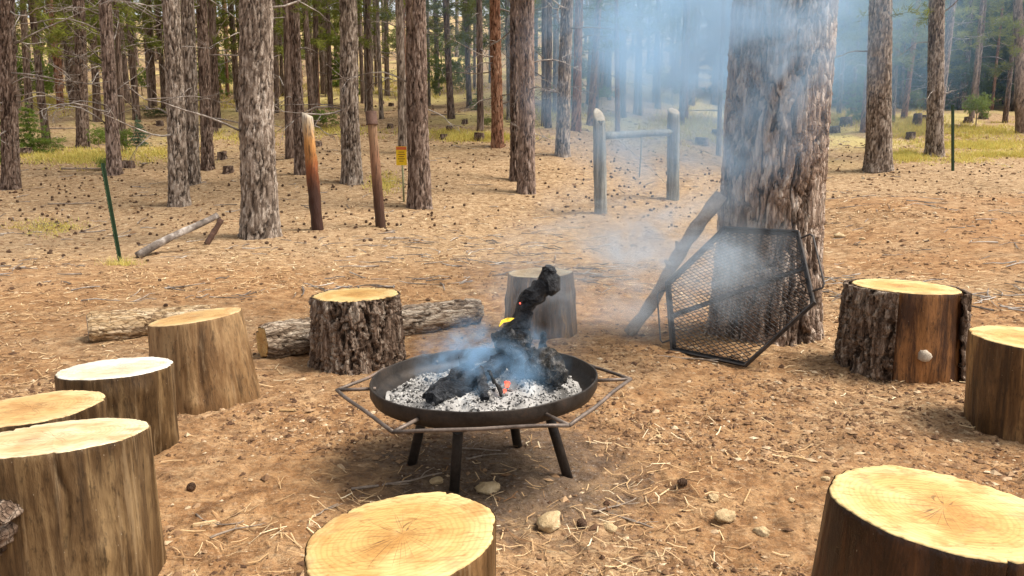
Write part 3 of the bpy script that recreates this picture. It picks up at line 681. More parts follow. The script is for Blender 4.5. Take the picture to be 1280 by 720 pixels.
# ------------------------------------------------------------------ stumps used as seats
def stump_geo(Rb, Rt, h, seed, sx=0, sy=0, cols=110, rows=46, bark=False, lob=.06, lean=(0, 0), amp=.012, plate=(.075, .22), flare=.0):
    a = np.linspace(0, 2 * math.pi, cols, endpoint=False); f = np.linspace(0, 1, rows); A, F = np.meshgrid(a, f)
    out = 1 + lob * (vnoise(np.cos(a) * 1.2 + seed, np.sin(a) * 1.2, seed) + .5 * vnoise(np.cos(a) * 3 + seed, np.sin(a) * 3, seed + 2))
    base_l = 1 + .05 * np.sin(a * 4 + seed) + .04 * np.sin(a * 7 + 2 * seed)
    r = (Rb + (Rt - Rb) * F) * out[None] * (1 + (base_l[None] - 1 + flare) * np.exp(-F / .18))
    topz = h + sx * r[-1] * np.cos(a) + sy * r[-1] * np.sin(a)
    Z = -.06 + (topz[None] + .06) * F
    if bark:
        rel, E, C = bark_relief(A, F * h, Rb, plate[0], plate[1], seed)
        r = r + amp * 2.2 * (rel - .5)
    else:
        E = np.ones_like(A); C = np.full_like(A, .5)
        r = r * (1 + .014 * fbm(np.cos(A) * 5, np.sin(A) * 5 + F * .8, 3, seed + 4) + .006 * fbm(np.cos(A) * 22, np.sin(A) * 22 + F * 1.5, 2, seed + 9))
        rq = np.random.default_rng(seed * 7 + 1)
        for q in range(6):   # drying splits running down from the sawn edge, and a few short ones
            a0 = rq.uniform(0, 6.283) + .05 * fbm(F * 4 + q, F * 0, 2, seed + q); dd = np.abs((A - a0 + math.pi) % (2 * math.pi) - math.pi); lo = rq.uniform(.1, .75)
            r = r - .016 * np.exp(-(dd / rq.uniform(.018, .03)) ** 2) * sstep(lo, lo + .25, F) * (1 if q < 4 else 1 - sstep(.8, .95, F))
        for q in range(5):   # low swellings where limbs were cut
            a0 = rq.uniform(0, 6.283); f0 = rq.uniform(.15, .85); dd = np.abs((A - a0 + math.pi) % (2 * math.pi) - math.pi)
            r = r + .012 * np.exp(-(dd / .16) ** 2 - ((F - f0) / .1) ** 2)
        r = r * (1 - .007 * sstep(.98, 1, F) + .006 * vnoise(A * 26, F * 3, seed) * sstep(.9, 1, F))
    X = r * np.cos(A) + lean[0] * F; Y = r * np.sin(A) + lean[1] * F
    return X, Y, Z, E, C, a
def cut_top_mesh(X, Y, Z, seed, inset=.99, rise=.003):
    bx, by, bz = X[-1], Y[-1], Z[-1]; c = np.array([bx.mean(), by.mean(), bz.mean()]); n = len(bx)
    fr = np.array([1, .985, .95, .85, .7, .5, .3, .12]); V = []
    for i, q in enumerate(fr):
        x = (bx - c[0]) * q * inset; y = (by - c[1]) * q * inset; z = (bz - c[2]) * q + rise * (0 if i == 0 else 1) + .0018 * vnoise(x * 30, y * 70, seed)
        V.append(np.stack([x, y, z], -1))
    low = np.stack([(bx - c[0]) * inset, (by - c[1]) * inset, (bz - c[2]) - .012], -1)
    V = np.concatenate([low[None], np.array(V)]); m = len(V); V = V.reshape(-1, 3); V = np.concatenate([V, [[0, 0, rise]]])
    T = [((m - 1) * n + j, (m - 1) * n + (j + 1) % n, m * n) for j in range(n)]
    return me_np('cut_top', V, grid_quads(m, n), T), c
def stump(label, center, Rb, Rt, h, side, top, seed, sx=0, sy=0, bark=False, lob=.06, lean=(0, 0), flare=0., amp=.012, rot=0, group='log stump seats round the fire pit'):
    e = empty('stump_seat', (center[0], center[1], H(center[0], center[1])), label, 'stump', group)
    X, Y, Z, E, C, a = stump_geo(Rb, Rt, h, seed, sx, sy, cols=180 if bark else 260, rows=90 if bark else 64, bark=bark, lob=lob, lean=lean, flare=flare, amp=amp)
    V = np.stack([X, Y, Z], -1).reshape(-1, 3)
    m = me_np('stump_side', V, grid_quads(*X.shape), None, True, {'plate': ('POINT', C.ravel()), 'edge': ('POINT', np.clip(E, 0, 1).ravel())})
    link('bark' if bark else 'peeled_wood', m, M[side], e)
    t, c = cut_top_mesh(X, Y, Z, seed, .955 if bark else .99)
    link('cut_top', t, M[top], e, c)
    return e, (X, Y, Z)
def place(u, v_base, w_base, w_top, v_top):
    """front foot of a stump in the photograph -> centre, radii, height"""
    g = np.array(at(u, v_base)); s = ppm(g); d = np.array([g[0], g[1]]); d /= np.linalg.norm(d)
    Rb = w_base / 2 / s; Rb *= 1 + Rb / depth(g); c = g[:2] + d * Rb
    zc = at_y(u, v_top, c[1])[2]; h = zc - H(c[0], c[1])
    return c, Rb, w_top / 2 / ppm((c[0], c[1], zc)), h
def place_top(u, v, w_top, h):
    p = at_z(u, v, h); return p[:2], w_top / 2 / ppm(p)
c, R = place_top(70, 556, 216, .52); R_big = R
big_l, _ = stump('big peeled stump with pale top at the lower left corner', c, R * 1.04, R, .52, 'peel_dark', 'cut_cream', 11, sx=.05, sy=-.13, lob=.05)
c, R = place_top(42, 515, 166, .44)
stump('low stump with yellow top cut by the left edge, behind the big pale-topped one', c, R * .97, R, .44, 'peel_dark', 'cut_tan', 12, sx=.05, sy=-.03, lob=.07)
c, Rb, Rt, h = place(157, 583, 128, 134, 460)
stump('peeled brown stump with shiny white top', c, Rb, Rt, h, 'peel_dark', 'cut_white', 13, sx=.03, sy=-.05, lob=.04)
c, Rb, Rt, h = place(264, 518, 128, 112, 396)
stump('tall tapered tan stump with slanted top in front of the fallen logs', c, Rb, Rt, h, 'peel_tan', 'cut_tan', 14, sx=.12, sy=-.02, lean=(-.05, 0), lob=.04)
c, Rb, Rt, h = place(449, 468, 110, 102, 368)
stump('rough bark stump standing in front of the fallen log', c, Rb, Rt, h, 'bark_stump', 'cut_yellow', 15, sx=.02, bark=True, amp=.016, flare=.04)
c, Rb, Rt, h = place(673, 426, 96, 82, 341)
stump('brown stump in the smoke directly behind the fire', c, Rb, Rt, h, 'peel_brown', 'cut_cream', 16, sx=.03)
c, R = place_top(1296, 424, 150, .5)
stump('dark peeled stump cut by the right edge', c, R * .92, R, .5, 'peel_brown', 'cut_yellow', 18, sx=-.02, sy=0)
c, R = place_top(1180, 634, 268, .5)
big_r, _ = stump('large reddish stump with yellow top at the lower right corner', c, R * 1.18, R, .5, 'peel_red', 'cut_yellow', 19, sx=-.075, sy=.0, flare=.05, lob=.05)
c, R = place_top(505, 671, 240, .45)
stump('yellow-topped stump at the bottom edge in front of the fire pit', c, R * .98, R, .45, 'peel_tan', 'cut_yellow', 20, sx=.1, sy=.0, lob=.06)
# stump with half of its bark gone
c, Rb, Rt, h = place(1121, 480, 138, 130, 358)
e = empty('stump_seat', (c[0], c[1], H(c[0], c[1])), 'stump with bark half stripped showing dark red wood and a pale knot', 'stump', 'log stump seats round the fire pit')
X, Y, Z, E_, C_, a = stump_geo(Rb * .95, Rt * .95, h, 17, -.02, 0, lob=.04)
link('bare_wood', me_np('bare_wood', np.stack([X, Y, Z], -1).reshape(-1, 3), grid_quads(*X.shape)), M['peel_red'], e)
t, cc = cut_top_mesh(X, Y, Z, 17, .985, .004); link('cut_top', t, M['cut_yellow'], e, cc)
X, Y, Z, E_, C_, a = stump_geo(Rb * 1.03, Rt * 1.03, h, 17, -.02, 0, cols=200, rows=90, bark=True, lob=.04, amp=.016)
vdir = math.atan2(-c[1], -c[0])                        # towards the camera
da = (a - vdir + math.pi) % (2 * math.pi) - math.pi     # + is towards the right in view? (counter-clockwise seen from above)
rows, cols = X.shape; keep = []
for j in range(cols):
    d = da[j]
    keep.append(not (-.08 < d < 1.12))
K = [j for j in range(cols) if keep[j]]
j0 = next(j for j in range(cols) if keep[j] and not keep[j - 1]); order = []
j = j0
while keep[j % cols]:
    order.append(j % cols); j += 1
    if len(order) >= cols: break
o = np.array(order); jag = .02 * vnoise(np.arange(rows) * .35, np.zeros(rows), 3)
outer = np.stack([X[:, o], Y[:, o], Z[:, o]], -1); inner = outer.copy(); inner[..., :2] *= .955
fz = np.linspace(0, 1, rows)
outer[:, 0, :2] *= 1 - .012; outer[:, -1, :2] *= 1 - .012
m_, n_ = outer.shape[:2]
V = np.concatenate([outer.reshape(-1, 3), inner.reshape(-1, 3)]); nv = m_ * n_
q1 = grid_quads(m_, n_, False); q2 = q1[:, ::-1] + nv; ed = []
for i in range(m_ - 1):
    for cidx, fl in ((0, 1), (n_ - 1, 0)):
        p = [i * n_ + cidx, (i + 1) * n_ + cidx, (i + 1) * n_ + cidx + nv, i * n_ + cidx + nv]; ed.append(p if fl else p[::-1])
for jx in range(n_ - 1):
    p = [(m_ - 1) * n_ + jx, (m_ - 1) * n_ + jx + 1, (m_ - 1) * n_ + jx + 1 + nv, (m_ - 1) * n_ + jx + nv]; ed.append(p)
link('bark', me_np('bark_shell', V, np.concatenate([q1, q2, ed]), None, True, {'plate': ('POINT', np.tile(C_[:, o].ravel(), 2)), 'edge': ('POINT', np.tile(np.clip(E_[:, o], 0, 1).ravel(), 2))}), M['bark_stump'], e)
def knot(parent, ang, z, R, r):
    mb = MB(); d = np.array([math.cos(ang), math.sin(ang), .05])
    P = [np.array([0, 0, z]) + d * (R + k) for k in (-.03, .015, .03, .036)]
    mb.add(*tube(P, [r * 1.15, r, r * .85, r * .45], 12, True, .18, 5)); link('knot', mb.mesh('knot'), M['knot'], parent)
knot(e, vdir + .42, h * .3, Rb * .93, .038)
# branch stub and wood wedge on the big left stump
def lump_mesh(name, sx, sy, sz, seed, amp=.18, sub=2, freq=2.2):
    m = bpy.data.meshes.new(name)
    import bmesh
    bm = bmesh.new(); bmesh.ops.create_icosphere(bm, subdivisions=sub, radius=1)
    P = np.array([v.co[:] for v in bm.verts])
    dn = fbm(P[:, 0] * freq + seed, P[:, 1] * freq + P[:, 2] * 1.7 * freq, 3, seed) * amp
    P = P * (1 + dn[:, None]) * np.array([sx, sy, sz])
    for v, p in zip(bm.verts, P): v.co = p
    for f in bm.faces: f.smooth = True
    bm.to_mesh(m); bm.free(); return m
def bark_patch(parent, Rl, hl, a0, z0, wa, wz, seed):
    """scrap of thick bark still clinging to the peeled side"""
    m_, n_ = 60, 80; za = np.linspace(-1.3, 1.3, m_); aa = np.linspace(-1.3, 1.3, n_); Aq, Zq = np.meshgrid(aa, za)
    d = np.hypot(Aq, Zq) + .3 * fbm(Aq * 2 + seed, Zq * 2, 4, seed); mask = sstep(1.0, .72, d)
    ang = a0 + Aq * wa; z = z0 + Zq * wz; rel, E, C = bark_relief(ang, z, Rl, .06, .16, seed)
    r = Rl * .97 + mask * (.05 + .03 * rel)
    link('bark_patch', me_np('bark_patch', np.stack([r * np.cos(ang), r * np.sin(ang), z], -1).reshape(-1, 3), grid_quads(m_, n_, False), None, True, {'plate': ('POINT', C.ravel()), 'edge': ('POINT', np.clip(E, 0, 1).ravel())}), M['bark_stump'], parent)
vb = math.atan2(-big_l.location[1], -big_l.location[0]); bark_patch(big_l, R_big * 1.0, .52, vb - .78, .36, .42, .1, 7)
# wedge of split wood leaning at its foot
g = at(186, 668); wm = MB(); wm.add(*tube([(0, 0, .0), (.02, .01, .05), (-.03, .05, .12)], [.028, .026, .016], 5, True, .2, 3))
tag(link('wood_wedge', wm.mesh('wood_wedge', False), M['cut_tan'], None, (g[0], g[1], g[2] + .01)), 'small split wood wedge leaning on the foot of the big left stump', 'wood')

# ------------------------------------------------------------------ fallen logs
def log(label, p0, p1, R0, R1, side, end, seed, bark=True, name='fallen_log', amp=.009):
    p0 = np.array(p0); p1 = np.array(p1); L = np.linalg.norm(p1 - p0); e = empty(name, p0, label, 'log')
    q = Vector(p1 - p0).to_track_quat('Z', 'Y'); e.rotation_mode = 'QUATERNION'; e.rotation_quaternion = q
    rows = 90; cols = 60; X, Y, Z, E, C, a = stump_geo(R0, R1, L, seed, .05, .1, cols=cols, rows=rows, bark=bark, lob=.07, amp=amp, plate=(.07, .26))
    ff = np.linspace(0, 1, rows)[:, None]; rd = 1 - .16 * (1 - sstep(0, .035, ff)) - .06 * sstep(.97, 1, ff); X = X * rd; Y = Y * rd
    Z = Z + .06 * (1 - np.linspace(0, 1, rows)[:, None]); f = np.linspace(0, 1, rows)[:, None]
    bend = .03 * np.sin(f * 3 + seed); X = X + bend
    m = me_np('log_side', np.stack([X, Y, Z], -1).reshape(-1, 3), grid_quads(rows, cols), None, True, {'plate': ('POINT', C.ravel()), 'edge': ('POINT', np.clip(E, 0, 1).ravel())})
    link('bark' if bark else 'peeled_wood', m, M[side], e)
    t, c = cut_top_mesh(X, Y, Z, seed, .93 if bark else .99); link('cut_end', t, M[end], e, c)
    X0, Y0, Z0 = X[::-1], -Y[::-1], -Z[::-1]; t, c = cut_top_mesh(X0, Y0, Z0, seed + 1, .93 if bark else .99)
    link('cut_end', t, M[end], e, (c[0], -c[1], -c[2] - 0), (math.pi, 0, 0))
    return e
def gp(u, v, R, dv=0): # log axis point whose lower edge touches the ground at (u, v)
    g = np.array(at(u, v)); d = np.array([g[0], g[1]]); d /= np.linalg.norm(d); x, y = g[:2] + d * R * .75; return np.array([x, y, H(x, y) + R * .9])
log('rough grey fallen log lying behind the bark stump', gp(328, 450, .13), gp(598, 407, .11), .133, .113, 'bark_log', 'cut_yellow', 31)
log('smooth pale fallen log behind the tall tan stump', gp(112, 431, .115), gp(262, 413, .11), .122, .11, 'bark_tan', 'deadwood', 33, amp=.0045)

# ------------------------------------------------------------------ fire pit
PC = np.array([-.13, 3.42]); RIM = .466; PR = .525
pz = H(PC[0], PC[1])
pit = empty('fire_pit', (PC[0], PC[1], 0), 'round steel fire pan on four pipe legs with a six-sided rod rail', 'fire pit')
TILT = Matrix.Rotation(math.radians(-1.8) * -1, 4, 'Y')
def tilt(P):
    P = np.atleast_2d(np.asarray(P, float)); a = math.radians(1.9); z = P[:, 2] + P[:, 0] * math.tan(a) ; return np.stack([P[:, 0], P[:, 1], z], -1)
def lathe(prof, n=96):
    a = np.linspace(0, 2 * math.pi, n, endpoint=False)
    V = np.array([[r * math.cos(t), r * math.sin(t), z] for r, z in prof for t in a]); return V, grid_quads(len(prof), n)
prof = [(.002, -.150), (.2, -.146), (.36, -.130), (.455, -.108), (.5, -.08), (.514, -.05), (.517, -.004), (.519, 0), (PR, 0), (PR + .001, -.004), (PR, -.055), (.51, -.088), (.462, -.117), (.362, -.139), (.2, -.155), (.002, -.159)]
V, Q = lathe(prof); V[:, 2] = V[:, 2] * .86 + .0022 * fbm(V[:, 0] * 6, V[:, 1] * 6, 2, 5); V[:, 2] += RIM
link('pan', me_np('pan', tilt(V), Q), M['steel'], pit)
HR, HZ = .685, RIM - .045
hexv = np.array([[HR * math.cos(math.radians(60 * k + 1)), HR * math.sin(math.radians(60 * k + 1)), HZ] for k in range(6)])
for k in range(6):
    mb = MB(); A_, B_ = hexv[k], hexv[(k + 1) % 6]; P = np.array([A_ + (B_ - A_) * t for t in np.linspace(0, 1, 7)]); P[:, 2] += .004 * rng.normal(size=7) * np.array([0, 1, 1, 1, 1, 1, 0])
    mb.add(*tube(tilt(P), .0085, 8)); link('rail', mb.mesh('rail'), M['rebar'], pit)
    mb = MB(); c_ = hexv[k] * np.array([.735, .735, 1]); mb.add(*tube(tilt([c_, (c_ + hexv[k]) / 2, hexv[k] * np.array([.99, .99, 1])]), .0085, 8)); link('spoke', mb.mesh('spoke'), M['rebar'], pit)
for (u, v) in [(567, 617), (712, 598), (513, 580), (648, 558)]:
    g = np.array(at(u, v)); b = np.array([g[0] - PC[0], g[1] - PC[1], g[2] - .03]); t = np.array([b[0] * .72 - .01, b[1] * .72, RIM - .1])
    mb = MB(); mb.add(*tube([b, b * .5 + t * .5, t], .0235, 14)); link('leg', mb.mesh('leg'), M['steel'], pit)
# bed of ash with flakes (nobody could count them)
ar = np.random.default_rng(55)
rr = np.linspace(.0, .455, 46); aa = np.linspace(0, 2 * math.pi, 120, endpoint=False); Rg, Ag = np.meshgrid(rr, aa, indexing='ij')
Xa, Ya = Rg * np.cos(Ag), Rg * np.sin(Ag)
Za = RIM - .062 + .045 * np.exp(-((Xa - .05) ** 2 + (Ya - .02) ** 2) / .06) + .026 * fbm(Xa * 9, Ya * 9, 5, 61, .6) - .022 * sstep(.34, .455, Rg)
Vs = [tilt(np.stack([Xa, Ya, Za], -1).reshape(-1, 3))]; Qs = [grid_quads(46, 120)]; Ts = []; tint = [np.clip(.55 + .45 * fbm(Xa * 14, Ya * 14, 3, 63), 0, 1).ravel()]; nv = len(Vs[0])
octv = np.array([[1, 0, 0], [-1, 0, 0], [0, 1, 0], [0, -1, 0], [0, 0, 1], [0, 0, -1.]]); octf = np.array([[0, 2, 4], [2, 1, 4], [1, 3, 4], [3, 0, 4], [2, 0, 5], [1, 2, 5], [3, 1, 5], [0, 3, 5]])
def rot_rand(rg):
    q = rg.normal(size=4); q /= np.linalg.norm(q); w_, x, y, z = q
    return np.array([[1 - 2 * (y * y + z * z), 2 * (x * y - z * w_), 2 * (x * z + y * w_)], [2 * (x * y + z * w_), 1 - 2 * (x * x + z * z), 2 * (y * z - x * w_)], [2 * (x * z - y * w_), 2 * (y * z + x * w_), 1 - 2 * (x * x + y * y)]])
for k in range(3400):
    r = .44 * math.sqrt(ar.uniform()); t = ar.uniform(0, 6.283); x, y = r * math.cos(t), r * math.sin(t)
    z = RIM - .062 + .045 * math.exp(-((x - .05) ** 2 + (y - .02) ** 2) / .06) - .022 * float(sstep(.34, .455, r)) + .026 * float(fbm(np.array([x * 9]), np.array([y * 9]), 5, 61, .6)[0]) + .003
    s = ar.uniform(.003, .009) * (1.7 if ar.uniform() < .12 else 1); vv = (octv * (s, s * ar.uniform(.5, 1), s * ar.uniform(.4, .8))) @ rot_rand(ar).T * (1 + ar.uniform(-.25, .25, (6, 1)))
    Vs.append(tilt(vv + (x, y, z))); Ts.append(octf + nv); nv += 6; tint.append(np.full(6, min(1, max(0, ar.normal(.62, .25))) if ar.uniform() < .78 else .02))
ash = me_np('ash', np.concatenate(Vs), np.concatenate(Qs), np.concatenate(Ts), True, {'tint': ('POINT', np.concatenate(tint))})
tag(link('ash_bed', ash, M['ash'], None, (PC[0], PC[1], 0)), 'bed of white ash filling the fire pan', 'ash', kind='stuff')
def pt(u, v, y): p = at_y(u, v, y); return p
def chunk(name, label, P, R, mat, n=14, wob=.35, seed=1, cat='firewood', sub=5, extra=()):
    P = np.array(P); t = np.linspace(0, 1, len(P)); tt = np.linspace(0, 1, len(P) * sub)
    Pi = np.stack([np.interp(tt, t, P[:, k]) for k in range(3)], -1)
    for _ in range(3): Pi[1:-1] = (Pi[:-2] + 2 * Pi[1:-1] + Pi[2:]) / 4
    Ri = np.interp(tt, t, R); mb = MB(); o = Pi[0].copy(); V_, Q_, T_ = tube(Pi - o, Ri, n, True, wob, seed)
    V_ = V_ + .009 * np.stack([vnoise(V_[:, 0] * 60 + k * 9, V_[:, 1] * 60 + V_[:, 2] * 55, seed + k) for k in range(3)], -1)
    mb.add(V_, Q_, T_)
    for (Pe, Re) in extra: mb.add(*tube(np.array(Pe) - o, Re, 9, True, .25, seed + 1))
    return tag(link(name, mb.mesh(name, name.startswith('ash')), M[mat], None, o), label, cat)
fy = PC[1]
chunk('charred_branch', 'charred curved branch standing up out of the fire', [pt(640, 440, fy + .08), pt(645, 420, fy + .1), pt(652, 398, fy + .1), pt(659, 379, fy + .09), pt(672, 364, fy + .07), pt(684, 353, fy + .06), pt(687, 336, fy + .05), pt(688, 332, fy + .05)], [.085, .07, .048, .044, .048, .046, .036, .02], 'char', 13, .22, 3, extra=[([pt(682, 340, fy + .05), pt(689, 350, fy + .04), pt(690, 362, fy + .04), pt(687, 369, fy + .04)], [.03, .042, .036, .014])])
chunk('charred_stub', 'short black stub standing right of the charred branch', [pt(676, 445, fy + .12), pt(680, 428, fy + .12), pt(680, 415, fy + .12)], [.022, .018, .008], 'char', 10, .3, 5)
chunk('charred_log', 'blackened log lying at the front left of the ash', [pt(538, 500, fy - .25), pt(570, 492, fy - .17), pt(605, 470, fy - .02), pt(630, 448, fy + .08)], [.036, .055, .05, .035], 'char', 14, .28, 7)
chunk('charred_log', 'thin black split log left of the blackened log', [pt(530, 496, fy - .17), pt(560, 476, fy - .06), pt(590, 455, fy + .06)], [.018, .026, .02], 'char', 10, .3, 9)
chunk('charred_log', 'small black stick standing upright at the front of the embers', [pt(606, 500, fy - .28), pt(604, 482, fy - .2), pt(600, 462, fy - .1)], [.018, .02, .016], 'char', 10, .3, 19)
chunk('charred_log', 'ash-flecked charred heap right of the glowing embers', [pt(640, 440, fy + .1), pt(660, 452, fy + .02), pt(685, 462, fy - .04), pt(704, 474, fy - .1)], [.06, .08, .07, .04], 'char_ash', 20, .5, 11)
chunk('charred_log', 'charred chunk at the foot of the standing branch', [pt(618, 428, fy + .1), pt(640, 424, fy + .09), pt(662, 432, fy + .08)], [.04, .065, .04], 'char_ash', 16, .4, 13)
chunk('ash_stick', 'whitened ash stick leaning left of the embers', [pt(610, 462, fy - .1), pt(622, 482, fy - .18), pt(628, 496, fy - .24)], [.006, .009, .006], 'ash', 8, .3, 15)
chunk('ash_stick', 'whitened curl of ash at the left of the heap', [pt(572, 466, fy + .02), pt(575, 452, fy + .03), pt(572, 446, fy + .03)], [.006, .008, .005], 'ash', 8, .3, 17)
for i, (u, v, s, lab) in enumerate([(634, 480, .013, 'largest red glowing ember in the middle of the ash'), (631, 489, .008, 'glowing ember below the largest one'), (650, 379, .004, 'tiny red glow on the left side of the standing branch')]):
    p = pt(u, v, fy - (.2 if i < 2 else -.05)); tag(link('ember', lump_mesh('ember', s, s * .7, s * 1.2, 90 + i, .35), M['ember'], None, p), lab, 'ember', 'glowing embers')
fl = MB(); P = np.array([pt(624, 408, fy + .1), pt(628, 402, fy + .1), pt(635, 399.5, fy + .09), pt(643, 399, fy + .08)])
V_, Q_, T_ = tube(P - P[0], [.002, .007, .009, .006], 10, True, .2, 4); fl.add(V_, Q_, T_); tag(link('flame', fl.mesh('flame'), M['flame'], None, P[0]), 'small yellow flame at the foot of the charred branch', 'flame')

# ------------------------------------------------------------------ leaning grill grate
HX = np.array([[1.259, 6.148, .444], [1.708, 6.112, .911], [2.125, 5.615, .924], [2.093, 5.154, .468], [1.644, 5.189, .012], [1.227, 5.686, .004]])
gc = HX.mean(0); gx = HX[3] - HX[0]; gx /= np.linalg.norm(gx); gz = np.cross(gx, HX[1] - HX[5]); gz /= np.linalg.norm(gz); gy = np.cross(gz, gx)
if gz[1] > 0: gz = -gz; gy = np.cross(gz, gx)
GR = .649
grill = bpy.data.objects.new('grill_grate', None); COL.objects.link(grill)
grill.matrix_world = Matrix(((gx[0], gy[0], gz[0], gc[0]), (gx[1], gy[1], gz[1], gc[1]), (gx[2], gy[2], gz[2], gc[2] + .012), (0, 0, 0, 1)))
tag(grill, 'six-sided black expanded-metal grill grate leaning on the huge trunk', 'grill')
L2 = np.array([[GR * math.cos(math.radians(60 * k)), GR * math.sin(math.radians(60 * k)), 0] for k in range(6)])
def bar(A_, B_, w_, t_):
    A_ = np.array(A_); B_ = np.array(B_); d = B_ - A_; d /= np.linalg.norm(d); s = np.cross([0, 0, 1.], d); z = np.array([0, 0, 1.])
    V = np.array([P + s * w_ / 2 * i + z * t_ / 2 * j for P in (A_, B_) for i, j in ((-1, -1), (1, -1), (1, 1), (-1, 1))])
    return V, np.array([[0, 1, 5, 4], [1, 2, 6, 5], [2, 3, 7, 6], [3, 0, 4, 7], [3, 2, 1, 0], [4, 5, 6, 7]])
for k in range(6):
    mb = MB(); a_, b_ = L2[k] * .99, L2[(k + 1) % 6] * .99; mb.add(*bar(a_, b_, .008, .036)); mb.add(*bar(a_ * .972 + [0, 0, -.017], b_ * .972 + [0, 0, -.017], .032, .006))
    link('frame_bar', mb.mesh('frame_bar', False), M['grate'], grill)
# expanded metal: zigzag strands, each a strand of its own joined into one mesh part
mb = MB(); px_, py_ = .066, .032; ymax = GR * math.sin(math.radians(60)); ny = int(ymax * 2 / py_)
def inside(x, y):
    x, y = abs(x), abs(y); return y < ymax * .985 and x < (GR - y / math.tan(math.radians(60))) * .985
for j in range(-ny // 2, ny // 2 + 1):
    y0 = j * py_
    for sgn in (1, -1):
        run = []
        xs = np.arange(-10, 11) * px_
        for i, x in enumerate(xs):
            y = y0 + sgn * (py_ / 2 if i % 2 else -py_ / 2) * .96
            if inside(x, y): run.append((x, y, -.004 + .0025 * sgn * (1 if i % 2 else -1)))
        if len(run) > 1:
            V_, Q_, T_ = tube(np.array(run), .0038, 4, False); mb.add(V_, Q_)
tag(link('expanded_mesh', mb.mesh('expanded_mesh', False), M['grate'], grill), kind='stuff')
def handle(sgn):
    ax = sgn * GR * .76; b = []
    # a bent rod standing off the two side rails, left and right
    dirx = sgn
    e0 = np.array([sgn * GR * .93, -.10 * 1, 0]); 
    return e0
def rod_handle(k0, k1, t0, t1, off):
    a_, b_ = L2[k0], L2[k1]; p0 = a_ + (b_ - a_) * t0; p1 = a_ + (b_ - a_) * t1; n_ = (p0 + p1) / 2; n_ /= np.linalg.norm(n_)
    mb = MB(); P = [p0 * .99, p0 + n_ * off * .8, p0 + n_ * off + (p1 - p0) * .06, p1 + n_ * off - (p1 - p0) * .06, p1 + n_ * off * .8, p1 * .99]
    mb.add(*tube(np.array(P), .007, 8)); link('handle', mb.mesh('handle'), M['grate'], grill)
# which local edges are the left (A-F) and right (C-D) ones
loc = [(np.array([gx, gy, gz]) @ (p - gc)) for p in HX]
def near_idx(p): return int(np.argmin([np.linalg.norm(p[:2] - q[:2]) for q in L2]))
kA, kF, kC, kD = near_idx(loc[0]), near_idx(loc[5]), near_idx(loc[2]), near_idx(loc[3])
mA, mC = (L2[kA] + L2[kF]) / 2, (L2[kC] + L2[kD]) / 2; mb = MB(); mb.add(*bar(mA * .98 + [0, 0, -.016], mC * .98 + [0, 0, -.016], .036, .016)); link('cross_bar', mb.mesh('cross_bar', False), M['grate'], grill)
rod_handle(kA, kF, .1, .85, .085); rod_handle(kC, kD, .1, .85, .085)

# ------------------------------------------------------------------ branch leaning on the trunk
p0 = np.array(at(786, 418)); p1 = at_y(901, 242, 6.16)
P = np.array([p0 + (p1 - p0) * t for t in np.linspace(0, 1, 22)]); sdv = np.array([.78, 0, -.62])
P += sdv[None] * (.02 * np.sin(np.linspace(0, 7, 22)))[:, None]; P[0, 2] -= .0
mb = MB(); V_, Q_, T_ = tube(P - p0, np.linspace(.05, .056, 22) * (1 + .1 * np.sin(np.arange(22) * 1.7)), 14, True, .14, 8); mb.add(V_, Q_, T_)
br = empty('leaning_branch', p0, 'grey dead branch leaning against the huge trunk left of the grill', 'branch')
link('stem', mb.mesh('stem'), M['twigs'], br)
for t, dx, dz in ((.6, -.03, .09), (.48, -.06, .06)):
    mb = MB(); q = P[int(t * 21)] - p0; mb.add(*tube([q, q + np.array([dx * .5, -.03, dz * .7]), q + np.array([dx, -.04, dz * 1.25])], [.034, .024, .014], 8, True, .2, 3)); link('branch_stub', mb.mesh('branch_stub'), M['twigs'], br)
mb = MB(); q0 = np.array(at_y(890, 287, 6.1)) - p0; q1 = np.array(at_y(900, 250, 6.15)) - p0; mb.add(*tube([q0, q1], .005, 6)); 

# ------------------------------------------------------------------ posts, signs, fence brace
def post(name, label, cat, u, v, ut, vt, wpx, mat, seed, slant=0, parent=None, n=18, wtop=1.0):
    b = np.array(at(u, v)); t = at_y(ut, vt, b[1]); R = wpx / 2 / ppm(b)
    o = empty(name, b, label, cat); return o, b, t, R
def post_mesh(b, t, R, n=20, slant=(0, 0), wob=.08, seed=2, wt=.92, chk=True):
    L = np.linalg.norm(t - b); rows = 26; P = np.array([(t - b) * f for f in np.linspace(-.04, 1, rows)])
    V_, Q_, T_ = tube(P, np.linspace(R, R * wt, rows), n, True, wob, seed)
    top = V_[(rows - 1) * n:rows * n]; top[:, 2] += slant[0] * (top[:, 0] - (t - b)[0]) + slant[1] * (top[:, 1] - (t - b)[1])
    return V_, Q_, T_
e, b, t, R = post('charred_post', 'leaning charred orange post without a cap', 'post', 397, 287, 384, 143, 15, None, 1)
mb = MB(); mb.add(*post_mesh(b, t, R, slant=(-.5, 0), wob=.14)); link('post_wood', mb.mesh('post_wood'), M['burnt_post'], e)
e, b, t, R = post('capped_post', 'stained post with a rusty pipe cap on top', 'post', 476, 284, 465, 152, 13, None, 1)
mb = MB(); mb.add(*post_mesh(b, t, R, wt=.85)); link('post_wood', mb.mesh('post_wood'), M['cap_post'], e)
d = (t - b) / np.linalg.norm(t - b); t2 = at_y(463.5, 139, b[1]); mb = MB(); c0 = (t - b) - d * .06; c1 = t2 - b
prof = [(c0, R * 1.12), (c0 + d * .012, R * 1.2), (c0 + d * .03, R * 1.05), (c1 - d * .01, R * 1.05), (c1, R * .98)]
mb.add(*tube([p for p, _ in prof], [r for _, r in prof], 18)); link('pipe_cap', mb.mesh('pipe_cap'), M['rust'], e)
